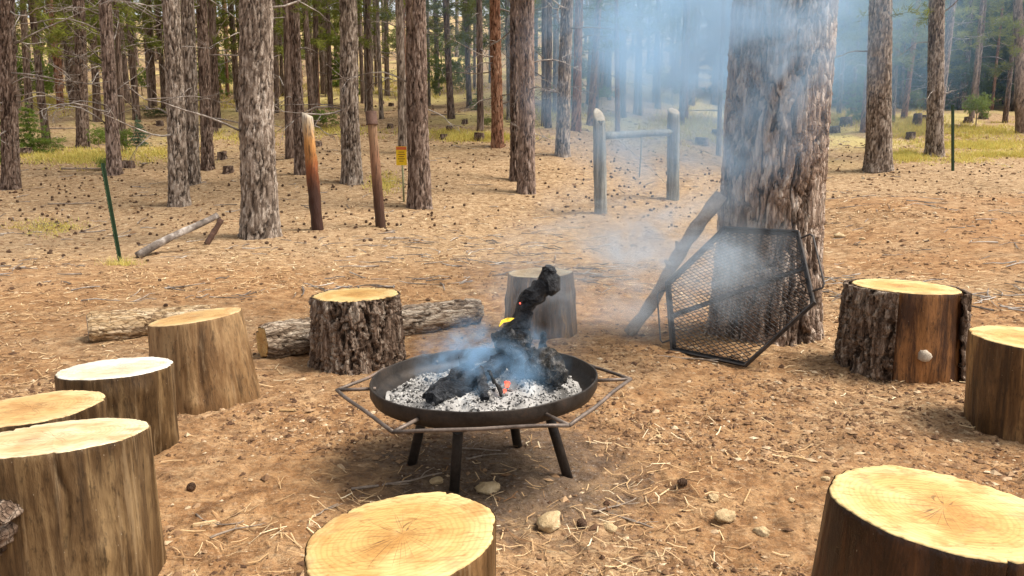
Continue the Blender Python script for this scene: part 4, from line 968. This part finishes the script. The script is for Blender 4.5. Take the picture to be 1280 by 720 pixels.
# yellow boundary sign on a stake
b = np.array(at(505, 253)); s = ppm(b); e = empty('boundary_sign', b, 'small yellow sign on a thin stake beside the stout dark pine', 'sign')
hz = at_y(503, 183, b[1])[2] - b[2]; w_ = 13 / s; hs_ = 23 / s
mb = MB(); P = np.array([[0, 0, -.05], [-.01, 0, hz * .5], [-.03, 0, hz * .98]]); mb.add(*tube(P, 2.6 / 2 / s, 6)); link('stake', mb.mesh('stake'), M['stake'], e)
def boxm(name, cx, cy, cz, lx, ly, lz):
    x, y, z = lx / 2, ly / 2, lz / 2
    V = np.array([(cx + i * x, cy + j * y, cz + k * z) for i in (-1, 1) for j in (-1, 1) for k in (-1, 1)])
    return me_np(name, V, [(0, 1, 3, 2), (4, 6, 7, 5), (0, 4, 5, 1), (2, 3, 7, 6), (0, 2, 6, 4), (1, 5, 7, 3)], None, False)
sy0 = -.03
link('sign_plate', boxm('sign_plate', -.03, sy0, hz - hs_ / 2, w_, .006, hs_), M['sign'], e)
link('sign_header', boxm('sign_header', -.03, sy0 - .004, hz - hs_ * .1, w_ * .96, .004, hs_ * .16), M['sign_red'], e)
for i, (ww, zz) in enumerate(((.55, .3), (.7, .42), (.5, .54), (.66, .66), (.4, .78))):
    link('print_line', boxm('print_line', -.03, sy0 - .004, hz - hs_ * zz, w_ * ww, .003, hs_ * .045), M['sign_ink'], e)
# studded steel fence posts
def tpost(label, u, v, ut, vt, wpx):
    b = np.array(at(u, v)); t = at_y(ut, vt, b[1]); d = t - b; L = np.linalg.norm(d); wd = wpx / ppm(b)
    e = empty('fence_post', b, label, 'fence post'); e.rotation_mode = 'QUATERNION'; e.rotation_quaternion = Vector(d).to_track_quat('Z', 'Y')
    link('flange', boxm('flange', 0, 0, L / 2 - .06, wd, .006, L + .12), M['tpost'], e); link('web', boxm('web', 0, wd * .45, L / 2 - .06, .007, wd * .8, L + .12), M['tpost'], e)
    st = boxm('stud', 0, 0, 0, wd * .5, .012, .014)
    for k in range(int(L / .055) - 1): link('stud', st, M['tpost'], e, (wd * .2, -.006, .06 + k * .055))
tpost('leaning green steel fence post at left beside the fallen pole', 149, 326, 127, 204, 4.4)
tpost('upright green steel fence post on the right', 1190, 214, 1190, 131, 3.4)
# H-shaped log brace
bl = np.array(at(751, 267)); br_ = np.array(at(841, 250)); e = empty('fence_brace', bl, 'weathered log fence brace of two posts and a rail in the smoke', 'fence')
for (bb, ut, vt, wp, sl) in ((bl, 749, 146, 16, (.55, 1.25)), (br_, 842, 139, 15.5, (.2, .6))):
    t = at_y(ut, vt, bb[1]); R = wp / 2 / ppm(bb); Vp = MB(); V_, Q_, T_ = post_mesh(bb, t, R, slant=(-sl[0], sl[1]), seed=int(ut) % 9, wt=.97); Vp.add(V_ + (bb - bl), Q_, T_); po = link('post', Vp.mesh('post'), M['post_grey'], e)
    n_ = 20; ring = (V_ + (bb - bl))[25 * n_:26 * n_]; ce = ring.mean(0); nn = np.array([sl[0], -sl[1], 1]); nn /= np.linalg.norm(nn)
    Vt = np.concatenate([(ring - ce) * .97 + nn * .004, (ring - ce) * .5 + nn * .006, [nn * .006], (ring - ce) * .97 - nn * .006]); Tt = [(j + n_, (j + 1) % n_ + n_, 2 * n_) for j in range(n_)]
    Qt = [(j, (j + 1) % n_, (j + 1) % n_ + n_, j + n_) for j in range(n_)] + [(2 * n_ + 1 + j, 2 * n_ + 1 + (j + 1) % n_, (j + 1) % n_, j) for j in range(n_)]
    link('post_end', me_np('post_end', Vt, Qt, Tt), M['post_end'], po, ce)
ra = at_y(752, 170, bl[1]) - bl; rb = at_y(840, 165, br_[1]) - bl; mb = MB(); Pr = np.array([ra + (rb - ra) * f for f in np.linspace(0, 1, 12)]); mb.add(*tube(Pr, 4.6 / ppm(bl), 14, True, .12, 6)); link('rail', mb.mesh('rail'), M['post_grey'], e)
mb = MB(); w0 = at_y(760, 163, bl[1] - .02) - bl; w1 = at_y(836, 232, br_[1]) - bl; mb.add(*tube(np.array([w0 + (w1 - w0) * f + np.array([0, 0, .012 * math.sin(f * 60)]) for f in np.linspace(0, 1, 60)]), .005, 5)); link('brace_wire', mb.mesh('brace_wire'), M['wire'], e)
mb = MB(); w0 = at_y(802, 168, (bl[1] + br_[1]) / 2) - bl; w1 = at_y(799, 222, (bl[1] + br_[1]) / 2) - bl; mb.add(*tube([w0, (w0 + w1) / 2 + np.array([.01, 0, 0]), w1], .014, 6)); link('hanging_stick', mb.mesh('hanging_stick'), M['post_grey'], e)
# fallen pole and short stick on the slope at left
def pole(label, pts, R, mat, name='fallen_pole', n=12, cat='pole', lift=0):
    P = np.array([np.array(at(u, v)) + np.array([0, 0, lift if k == 0 else h_]) for k, (u, v, h_) in enumerate(pts)]); tt = np.linspace(0, 1, 16); t = np.linspace(0, 1, len(P))
    Pi = np.stack([np.interp(tt, t, P[:, k]) for k in range(3)], -1); Pi[:, 2] += R * .6; r = R * (1 - .2 * tt); mb = MB(); mb.add(*tube(Pi - Pi[0], r, n, True, .15, int(pts[0][0]))); return tag(link(name, mb.mesh(name), M[mat], None, Pi[0]), label, cat)
g0 = np.array(at(172, 323)); g1 = at_y(272, 270, g0[1] + 1.0); mb = MB(); tt = np.linspace(0, 1, 18)[:, None]; mb.add(*tube((g1 - g0) * tt + np.array([0, 0, .03]) + np.array([0, 0, .02]) * np.sin(tt * 5), np.linspace(.062, .05, 18), 12, True, .12, 5))
tag(link('fallen_pole', mb.mesh('fallen_pole'), M['deadwood'], None, g0), 'long grey pole lying slanted on the ground beside the leaning green post', 'pole')
g0 = np.array(at(258, 306)); g1 = at_y(277, 274, g0[1] + .15); mb = MB(); mb.add(*tube((g1 - g0) * tt, np.linspace(.05, .045, 18), 10, True, .2, 6)); tag(link('wood_stick', mb.mesh('wood_stick'), M['rust'], None, g0), 'short reddish-brown stick propped right of the long pole', 'stick')

# ------------------------------------------------------------------ small old stumps on the slope
for i, (u, v, wp, hp, lab) in enumerate([
 (1057, 158, 14, 11, 'old grey stump left of the stout grey pine on the right'), (1043, 166, 13, 8, 'low old stump nearest the huge trunk on its right'), (1146, 160, 10, 17, 'tall narrow old stump between the two grey pines'),
 (1154, 150, 8, 6, 'tiny old stump behind the tall narrow one'), (1138, 175, 11, 9, 'round old stump below the tall narrow one'), (1210, 154, 10, 7, 'old stump in the grass right of the green post'),
 (1229, 149, 10, 7, 'rightmost old stump in the grass'), (877, 181, 16, 9, 'smoky old stump right of the fence brace'), (897, 170, 14, 8, 'smoky old stump touching the huge trunk'),
 (161, 210, 13, 9, 'old stump beside the pinkish pine'), (278, 199, 11, 9, 'dark old stump right of the grey trio'), (286, 216, 12, 8, 'cut old stump below the dark one by the grey trio'),
 (477, 130, 6, 4, 'tiny stump far behind the capped post'), (489, 133, 6, 4, 'tiny stump right of the one far behind the capped post'), (488, 160, 7, 5, 'small stump between capped post and yellow sign'),
 (555, 174, 9, 6, 'old stump right of the stout pine by the sign'), (562, 163, 8, 6, 'small stump above the one right of the stout pine'), (581, 155, 7, 5, 'tiny stump left of the reddish pine'),
 (599, 175, 12, 9, 'old stump left of the reddish pine base'), (200, 158, 8, 6, 'small stump left of the grey trio'), (267, 166, 11, 6, 'flat stump behind the grey trio'), (32, 194, 14, 9, 'dark stump below the bright young fir'),
 (398, 182, 8, 5, 'small stump right of the pine behind the charred post')]):
    b = at(u, v); s = ppm(b); R = wp / 2 / s; hh = hp / s
    e = empty('old_stump', b, lab, 'stump', 'old cut stumps on the slope', rz=i * 1.3)
    X, Y, Z, E, C, a = stump_geo(R * 1.1, R * .92, hh, 600 + i, .1 * math.sin(i * 2.1), -.05, cols=26, rows=9, bark=True, amp=.02, plate=(.12, .3), flare=.12)
    link('side', me_np('side', np.stack([X, Y, Z], -1).reshape(-1, 3), grid_quads(*X.shape), None, True, {'plate': ('POINT', C.ravel()), 'edge': ('POINT', np.clip(E, 0, 1).ravel())}), M['bark_brown'], e)
    t, c = cut_top_mesh(X, Y, Z, i, .95); link('cut_top', t, M['post_grey'], e, c)

# ------------------------------------------------------------------ stones, sticks, cones
for i, (u, v, wp, lab) in enumerate([
 (610, 618, 30, 'rounded ochre stone beside the front leg of the fire pit'), (687, 668, 38, 'largest tan stone in front of the fire pit'), (762, 668, 20, 'small squarish pale stone right of the largest tan stone'),
 (908, 655, 26, 'yellowish stone in the dirt at lower centre right'), (893, 629, 18, 'grey chip of stone above the yellowish stone'), (954, 672, 22, 'flat stone right of the yellowish stone'),
 (1033, 605, 12, 'small stone left of the large reddish stump'), (990, 628, 10, 'little pebble-like stone left of the large reddish stump'), (1050, 297, 12, 'pale stone right of the huge trunk foot'), (545, 608, 18, 'brown stone at the foot of the front left leg'),
 (823, 549, 10, 'small pale stone right of the fire pit'), (1078, 300, 7, 'tiny pale stone right of the pale one by the huge trunk')]):
    b = at(u, v); r = wp / 2 / ppm(b); tag(link('stone', lump_mesh('stone', r, r * .75, r * .58, 700 + i, .28, 3, 1.4), M['stone'], None, (b[0], b[1] + r * .5, b[2] + r * .28), (0, 0, i * 1.1)), lab, 'stone', 'stones on the dirt')
def twig_mesh(name, seed, L, r):
    rg = np.random.default_rng(seed); mb = MB(); P = [np.zeros(3)]; d = np.array([1., 0, 0])
    for i in range(8): d = d + rg.normal(size=3) * np.array([.16, .2, .05]); d /= np.linalg.norm(d); P.append(P[-1] + d * L / 8)
    P = np.array(P); P -= P.mean(0); P[:, 2] = np.abs(P[:, 2]) * .3; mb.add(*tube(P, np.linspace(r, r * .4, 9), 6))
    for q in range(2):
        i = rg.integers(3, 7); s = np.array([.5, rg.choice([-1, 1]) * .6, .15]); mb.add(*tube([P[i], P[i] + s * L * .14, P[i] + s * L * .25 + np.array([.03, 0, 0])], [r * .5, r * .35, r * .2], 5))
    return mb.mesh(name)
for i, (u, v, L, a, r, lab) in enumerate([
 (498, 607, .42, .35, .007, 'thin grey stick lying left of the front leg of the fire pit'), (400, 645, .2, 1.0, .005, 'forked twig left of the bottom-edge stump'), (590, 565, .3, .4, .006, 'twig in the ash under the fire pan'),
 (610, 572, .24, .6, .005, 'twig between the fire pit legs'), (690, 385, .3, -.4, .008, 'twig behind the fire right of the smoky stump'), (830, 365, .4, -.6, .008, 'twig beside the leaning branch'), (845, 385, .35, -.9, .008, 'twig near the lower end of the leaning branch'),
 (860, 452, .45, .1, .009, 'stick at the foot of the grill'), (270, 655, .25, -1.0, .005, 'curved twig right of the big left stump'), (295, 668, .2, .8, .005, 'little twig right of the big left stump'),
 (770, 640, .25, .5, .005, 'pale twig in front of the fire pit'), (790, 655, .2, -.4, .007, 'brown twig below the pale twig'), (90, 256, 1.0, .1, .02, 'dead stick on the slope at left'), (115, 213, 1.6, -.05, .035, 'fallen limb left of the pinkish pine'),
 (180, 208, .9, -.8, .05, 'pale broken limb right of the pinkish pine'), (600, 232, .7, .2, .015, 'dead stick left of the centre pines'), (330, 150, 1.2, .2, .03, 'fallen limb far behind the thick pale trunk'), (560, 145, 1.4, .05, .03, 'fallen limb above the small stumps'),
 (1010, 195, .9, .1, .03, 'dead stick right of the huge trunk'), (1080, 186, .8, .2, .02, 'dead stick by the stout grey pine'), (1115, 320, .3, .2, .01, 'dark bark chip on the dirt at right'), (75, 162, 1.5, .25, .03, 'fallen limb beside the bright young fir'), (500, 300, .6, .35, .012, 'dead stick below the capped post')]):
    b = at(u, v); tag(link('fallen_stick', twig_mesh('fallen_stick', 800 + i, L, r), M['twigs'], None, (b[0], b[1], b[2] + r * 1.2), (0, 0, a)), lab, 'stick', 'fallen sticks')
# splinters of fresh wood
for i, (u, v, a, lab) in enumerate([(360, 516, .3, 'pale wood splinter left of the fire pit'), (256, 658, .5, 'pale chip right of the big left stump'), (566, 405, .5, 'pale scar chip on the fallen log end'), (995, 575, -.4, 'pale splinter right of the fire pit')]):
    b = at(u, v); V = np.array([(-.045, -.008, 0), (.05, -.014, 0), (.045, .012, 0), (-.05, .004, 0), (-.045, -.006, .008), (.045, -.01, .009), (.04, .008, .007), (-.04, .004, .008)]); tag(link('wood_splinter', me_np('wood_splinter', V, [(3, 2, 1, 0), (4, 5, 6, 7), (0, 1, 5, 4), (1, 2, 6, 5), (2, 3, 7, 6), (3, 0, 4, 7)], None, False), M['cut_cream'], None, (b[0], b[1], b[2] + .006), (.1, .05, a)), lab, 'splinter')
def cone_mesh(name):
    prof = [(.0, -.5), (.2, -.47), (.33, -.38), (.27, -.3), (.42, -.2), (.32, -.1), (.42, 0), (.3, .1), (.34, .2), (.2, .3), (.2, .38), (0.02, .5)]
    a = np.linspace(0, 6.283, 9)[:-1]; V = []
    for i, (r, z) in enumerate(prof):
        for t in a: V.append((r * math.cos(t + i * .39), z, r * math.sin(t + i * .39)))
    return me_np(name, V, grid_quads(len(prof), 8), None, False)
CONE = cone_mesh('pine_cone')
def scatter_cones(n, rg):
    out = []
    while len(out) < n:
        b = rg.uniform(-.72, .72); y = 9.5 + 16 * rg.uniform() ** 1.15; x = b * y
        dens = float(np.clip(.45 + 1.1 * fbm(np.array([x * .5]), np.array([y * .5]), 3, 77)[0], .05, 1))
        if b > .35 and y < 17: dens *= .12
        if y < 12: dens *= .08
        if rg.uniform() < dens: out.append((x, y))
    return out
cr = np.random.default_rng(66); cones = scatter_cones(300, cr)
for (x, y) in cones:
    s = cr.uniform(.035, .085); b = x / y
    zn = next(z for z in [(-.5, 'left of the leaning green post'), (-.36, 'around the fallen grey pole'), (-.22, 'near the thick pale trunk'), (-.08, 'around the charred and capped posts'), (.08, 'below the brown centre pines'), (.24, 'around the log fence brace'), (.45, 'right of the huge trunk'), (9, 'near the right-hand green post')] if b < z[0])
    lab = 'dark pine cone on the needle-strewn ground ' + zn[1]
    tag(link('pine_cone', CONE, M['cone'], None, (x, y, H(x, y) + s * .22), (cr.uniform(-.5, .5), cr.uniform(0, 6), cr.uniform(0, 6)), s), lab, 'pine cone', 'pine cones ' + zn[1])
for i, (u, v, lab) in enumerate([(240, 616, 'dark pine cone right of the big left stump'), (852, 614, 'dark pine cone in the dirt right of the fire pit'), (728, 659, 'dark pine cone between the two tan stones'), (200, 352, 'single pine cone on the dirt at left'), (207, 384, 'pine cone just above the pale fallen log'), (1110, 304, 'dark pine cone on the bank at right')]):
    b = at(u, v); tag(link('pine_cone', CONE, M['cone'], None, (b[0], b[1], b[2] + .014), (.3, i, i * 2), .048), lab, 'pine cone', 'pine cones near the camp')

# ------------------------------------------------------------------ uncountable ground litter
lr = np.random.default_rng(99)
def needle_litter():
    n = 90000; r = np.exp(lr.uniform(math.log(1.6), math.log(34), n)); b = lr.uniform(-.78, .78, n)
    x = r * np.sin(np.arctan(b)); y = r * np.cos(np.arctan(b))
    keep = lr.uniform(size=n) < np.clip(.3 + .95 * fbm(x * .8, y * .8, 4, 41), .06, 1) * np.where(np.hypot(x + .13, y - 3.42) < .6, .3, 1) * (.16 + .84 * sstep(4, 11, r))
    x, y, r = x[keep], y[keep], r[keep]; n = len(x)
    L = lr.uniform(.04, .13, n) * np.where(r > 9, 1.25, 1); wd = lr.uniform(.0005, .0014, n) * (1 + r * .28); a = lr.uniform(0, 6.283, n); cv = lr.normal(0, .35, n)
    z = terrain(x, y)
    P = []
    for t in (-.5, 0, .5):
        aa = a + cv * t; px = x + np.cos(aa) * L * t; py = y + np.sin(aa) * L * t
        pz = np.maximum(terrain(px, py), z - .004) + .004 + (lr.uniform(0, .014, n) if t else lr.uniform(.0, .01, n))
        nx, ny = -np.sin(aa) * wd, np.cos(aa) * wd
        P.append(np.stack([px - nx, py - ny, pz], -1)); P.append(np.stack([px + nx, py + ny, pz + wd * .6], -1))
    V = np.stack(P, 1).reshape(-1, 3); k = np.arange(n)[:, None] * 6
    Q = np.concatenate([k + np.array([[0, 2, 3, 1]]), k + np.array([[2, 4, 5, 3]])])
    tn = np.clip(lr.normal(.45, .27, n), 0, 1); m = me_np('needle_litter', V, Q, None, False, {'tint': ('FACE', np.concatenate([tn, tn]))})
    tag(link('needle_litter', m, M['needles']), 'fallen straw-coloured pine needles strewn over the dirt', 'pine needles', kind='stuff')
needle_litter()
def twig_litter():
    n = 2600; r = np.exp(lr.uniform(math.log(8.5), math.log(38), n)); b = lr.uniform(-.78, .78, n); x = r * np.sin(np.arctan(b)); y = r * np.cos(np.arctan(b))
    kp = lr.uniform(size=n) < np.clip(.3 + 1.0 * fbm(x * .4, y * .4, 3, 81), .04, 1); x, y = x[kp], y[kp]; mb = MB()
    for px, py in zip(x, y):
        L = lr.uniform(.12, .55); a = lr.uniform(0, 6.283); w0 = lr.uniform(.004, .011); bd = lr.normal(0, .12)
        Pq = np.array([[px + math.cos(a + bd * t) * L * t, py + math.sin(a + bd * t) * L * t, 0] for t in (-.5, -.1, .2, .5)]); Pq[:, 2] = terrain(Pq[:, 0], Pq[:, 1]) + w0 + lr.uniform(0, .02, 4)
        V_, Q_, _t = tube(Pq, np.linspace(w0, w0 * .5, 4), 4, False); mb.add(V_, Q_)
    tag(link('twig_litter', mb.mesh('twig_litter', False), M['deadwood']), 'small dead twigs strewn over the forest floor', 'twigs', kind='stuff')
twig_litter()
def chip_litter():
    n = 135000; r = np.exp(np.where(lr.uniform(size=n) < .4, lr.uniform(math.log(1.6), math.log(6), n), lr.uniform(math.log(1.6), math.log(40), n))); b = lr.uniform(-.78, .78, n); x = r * np.sin(np.arctan(b)); y = r * np.cos(np.arctan(b))
    keep = lr.uniform(size=n) < np.clip(.45 + .7 * fbm(x * 1.3, y * 1.3, 3, 51), .08, 1); x, y, r = x[keep], y[keep], r[keep]; n = len(x)
    s = np.minimum(np.exp(lr.normal(math.log(.003), .65, n)), .011) * (1 + r * .2); z = terrain(x, y) + s * .1
    a = lr.uniform(0, 6.283, n); e1 = lr.uniform(.6, 2.0, n); e3 = lr.uniform(.35, .8, n)
    j = 1 + lr.uniform(-.35, .35, (n, 6, 3)); o = octv[None] * j * np.stack([s * e1, s, s * e3], -1)[:, None]
    ca, sa = np.cos(a)[:, None], np.sin(a)[:, None]; V = np.stack([o[..., 0] * ca - o[..., 1] * sa + x[:, None], o[..., 0] * sa + o[..., 1] * ca + y[:, None], o[..., 2] + z[:, None]], -1).reshape(-1, 3)
    T = (octf[None] + (np.arange(n) * 6)[:, None, None]).reshape(-1, 3); tn = np.repeat(np.clip(lr.normal(.42, .27, n), 0, 1), 8)
    m = me_np('bark_chip_litter', V, None, T, False, {'tint': ('FACE', tn)}); tag(link('bark_chip_litter', m, M['chips']), 'bark chips, clods and pebbles scattered over the dirt', 'litter', kind='stuff')
chip_litter()
def far_cones():
    pts = scatter_cones(600, cr); base = np.array([v.co[:] for v in CONE.vertices]); q0 = np.array([p.vertices[:] for p in CONE.polygons]); V = []; Q = []
    for i, (x, y) in enumerate(pts):
        x, y = x * 1.12, y * 1.12 + 1; s = cr.uniform(.045, .08); V.append(base @ rot_rand(cr).T * s + (x, y, H(x, y) + s * .3)); Q.append(q0 + i * len(base))
    tag(link('pine_cone_litter', me_np('pine_cone_litter', np.concatenate(V), np.concatenate(Q), None, False), M['cone']), 'countless pine cones strewn further up the slope', 'pine cones', kind='stuff')
far_cones()
def grass():
    B = []
    patches = [(110, 197, 95, 10, 700, .16), (300, 172, 40, 8, 120, .15), (200, 190, 40, 8, 150, .15), (90, 128, 70, 14, 420, .25), (600, 173, 55, 5, 420, .16), (480, 230, 20, 12, 120, .12), (560, 168, 40, 6, 160, .15), (870, 155, 50, 16, 420, .28), (880, 172, 60, 8, 200, .2), (1030, 150, 50, 10, 420, .28), (1140, 158, 34, 16, 480, .28), (1132, 197, 26, 7, 260, .2),
      (1225, 182, 75, 6, 620, .17), (1220, 165, 70, 10, 520, .2), (1250, 194, 60, 4, 320, .14), (1200, 200, 50, 5, 160, .12), (420, 165, 60, 8, 220, .16), (250, 130, 60, 14, 200, .25), (60, 285, 40, 10, 120, .08), (350, 115, 120, 14, 300, .3), (520, 110, 100, 14, 300, .3), (680, 145, 60, 10, 200, .25)]
    for (u, v, du, dv, n, h) in patches:
        for k in range(n):
            t = lr.normal(size=2) * .5; B.append((u + t[0] * du, v + t[1] * dv, h * lr.uniform(.5, 1.2)))
    V = []; T = []; tn = []; nv = 0
    # unproject the patch points once, vectorised over the terrain
    U = np.array([(b[0], b[1]) for b in B]); hh = np.array([b[2] for b in B])
    D = FW[None] + UP[None] * ((360 - U[:, 1]) / FPX)[:, None] + np.stack([(U[:, 0] - 640) / FPX, 0 * U[:, 0], 0 * U[:, 0]], -1)
    tt = np.concatenate([np.linspace(8, 40, 260), np.linspace(41, 140, 200)]); best = np.full(len(U), 140.)
    for t in tt[::-1]:
        P = D * t + np.array([0, 0, CAM_Z]); best = np.where(P[:, 2] < terrain(P[:, 0], P[:, 1], False), t, best)
    ok = best < 130; P = (D * best[:, None] + np.array([0, 0, CAM_Z]))[ok]; hh = hh[ok]
    for (x, y, _), h in zip(P, hh):
        for q in range(8):
            xx, yy = x + lr.normal() * .09, y + lr.normal() * .09; z = 0
            a = lr.uniform(0, 6.283); l = lr.normal(0, .45); w2 = .004 + .0003 * y; V.append([(xx - math.cos(a) * w2, yy - math.sin(a) * w2), (xx + math.cos(a) * w2, yy + math.sin(a) * w2), (xx + l * h, yy + lr.normal(0, .4) * h, h * lr.uniform(.6, 1.1))]); tn.append(lr.uniform())
    arr = np.array([[(*p[0], 0), (*p[1], 0), p[2]] for p in V]); zb = terrain(arr[:, 0, 0], arr[:, 0, 1]); arr[:, :, 2] += zb[:, None] - .01
    m = me_np('dry_grass', arr.reshape(-1, 3), None, np.arange(len(arr) * 3).reshape(-1, 3), False, {'tint': ('FACE', tn)}); tag(link('dry_grass', m, M['grass']), 'dry yellow grass growing in patches between the trees', 'grass', kind='stuff')
grass()
g = at(152, 331); tr = []; tn = []
for k in range(160):
    o = np.array([g[0] + lr.normal() * .12, g[1] + lr.normal() * .06, g[2] - .01]); a = lr.uniform(0, 6.28); h = lr.uniform(.06, .17); tr.append(np.array([[o - (.004 * math.cos(a), .004 * math.sin(a), 0), o + (.004 * math.cos(a), .004 * math.sin(a), 0), o + (lr.normal() * .07, lr.normal() * .05, h)]])); tn.append(lr.uniform(.3, 1))
tag(link('grass_tuft', tri_mesh('grass_tuft', tr, np.array(tn)), M['grass']), 'yellow grass tuft at the foot of the leaning green post', 'grass')

# ------------------------------------------------------------------ smoke drifting off the fire
import bmesh
sm = bpy.data.meshes.new('smoke_puff'); bm = bmesh.new(); bmesh.ops.create_icosphere(bm, subdivisions=3, radius=1); bm.to_mesh(sm); bm.free()
def smoke(label, c, s, mat, rot=(0, 0, 0)):
    tag(link('smoke', sm.copy(), mat, None, c, rot, s), label, 'smoke', kind='stuff')
BL = (.42, .69, 1.0)
smoke('dense blue smoke curling out of the embers', (PC[0] + .02, fy - .02, RIM + .08), (.4, .32, .24), m_smoke('smoke_embers', 17, 7, .47, .72, BL))
smoke('smoke rising around the charred branch', (.1, fy + .42, .78), (.48, .45, .45), m_smoke('smoke_rising', 1.7, 4, .45, .72, (.66, .83, 1)))
smoke('pale smoke drifting low over the dirt behind the fire', (.95, 5.6, .78), (1.15, 1.5, .64), m_smoke('smoke_low', 3.2, 1.9, .44, .7, (.72, .86, 1), stretch=(1, 1, 1.7)))
smoke('bluish smoke column drifting up across the huge trunk', (1.65, 5.6, 2.75), (1.25, 1.25, 2.2), m_smoke('smoke_column', 3.6, 1.7, .46, .68, (.5, .74, 1.0)), (0, .42, 0))
smoke('bluish smoke rolling up between the fence brace and the huge trunk', (1.8, 9.5, 3.0), (1.9, 2.4, 2.3), m_smoke('smoke_roll', 1.5, 1.0, .43, .68, BL), (0, .3, 0))
smoke('bluish smoke bank hanging among the pines on the right', (8.0, 31, 7.0), (14, 9.5, 6.5), m_smoke('smoke_bank', .22, .16, .34, .7, BL))
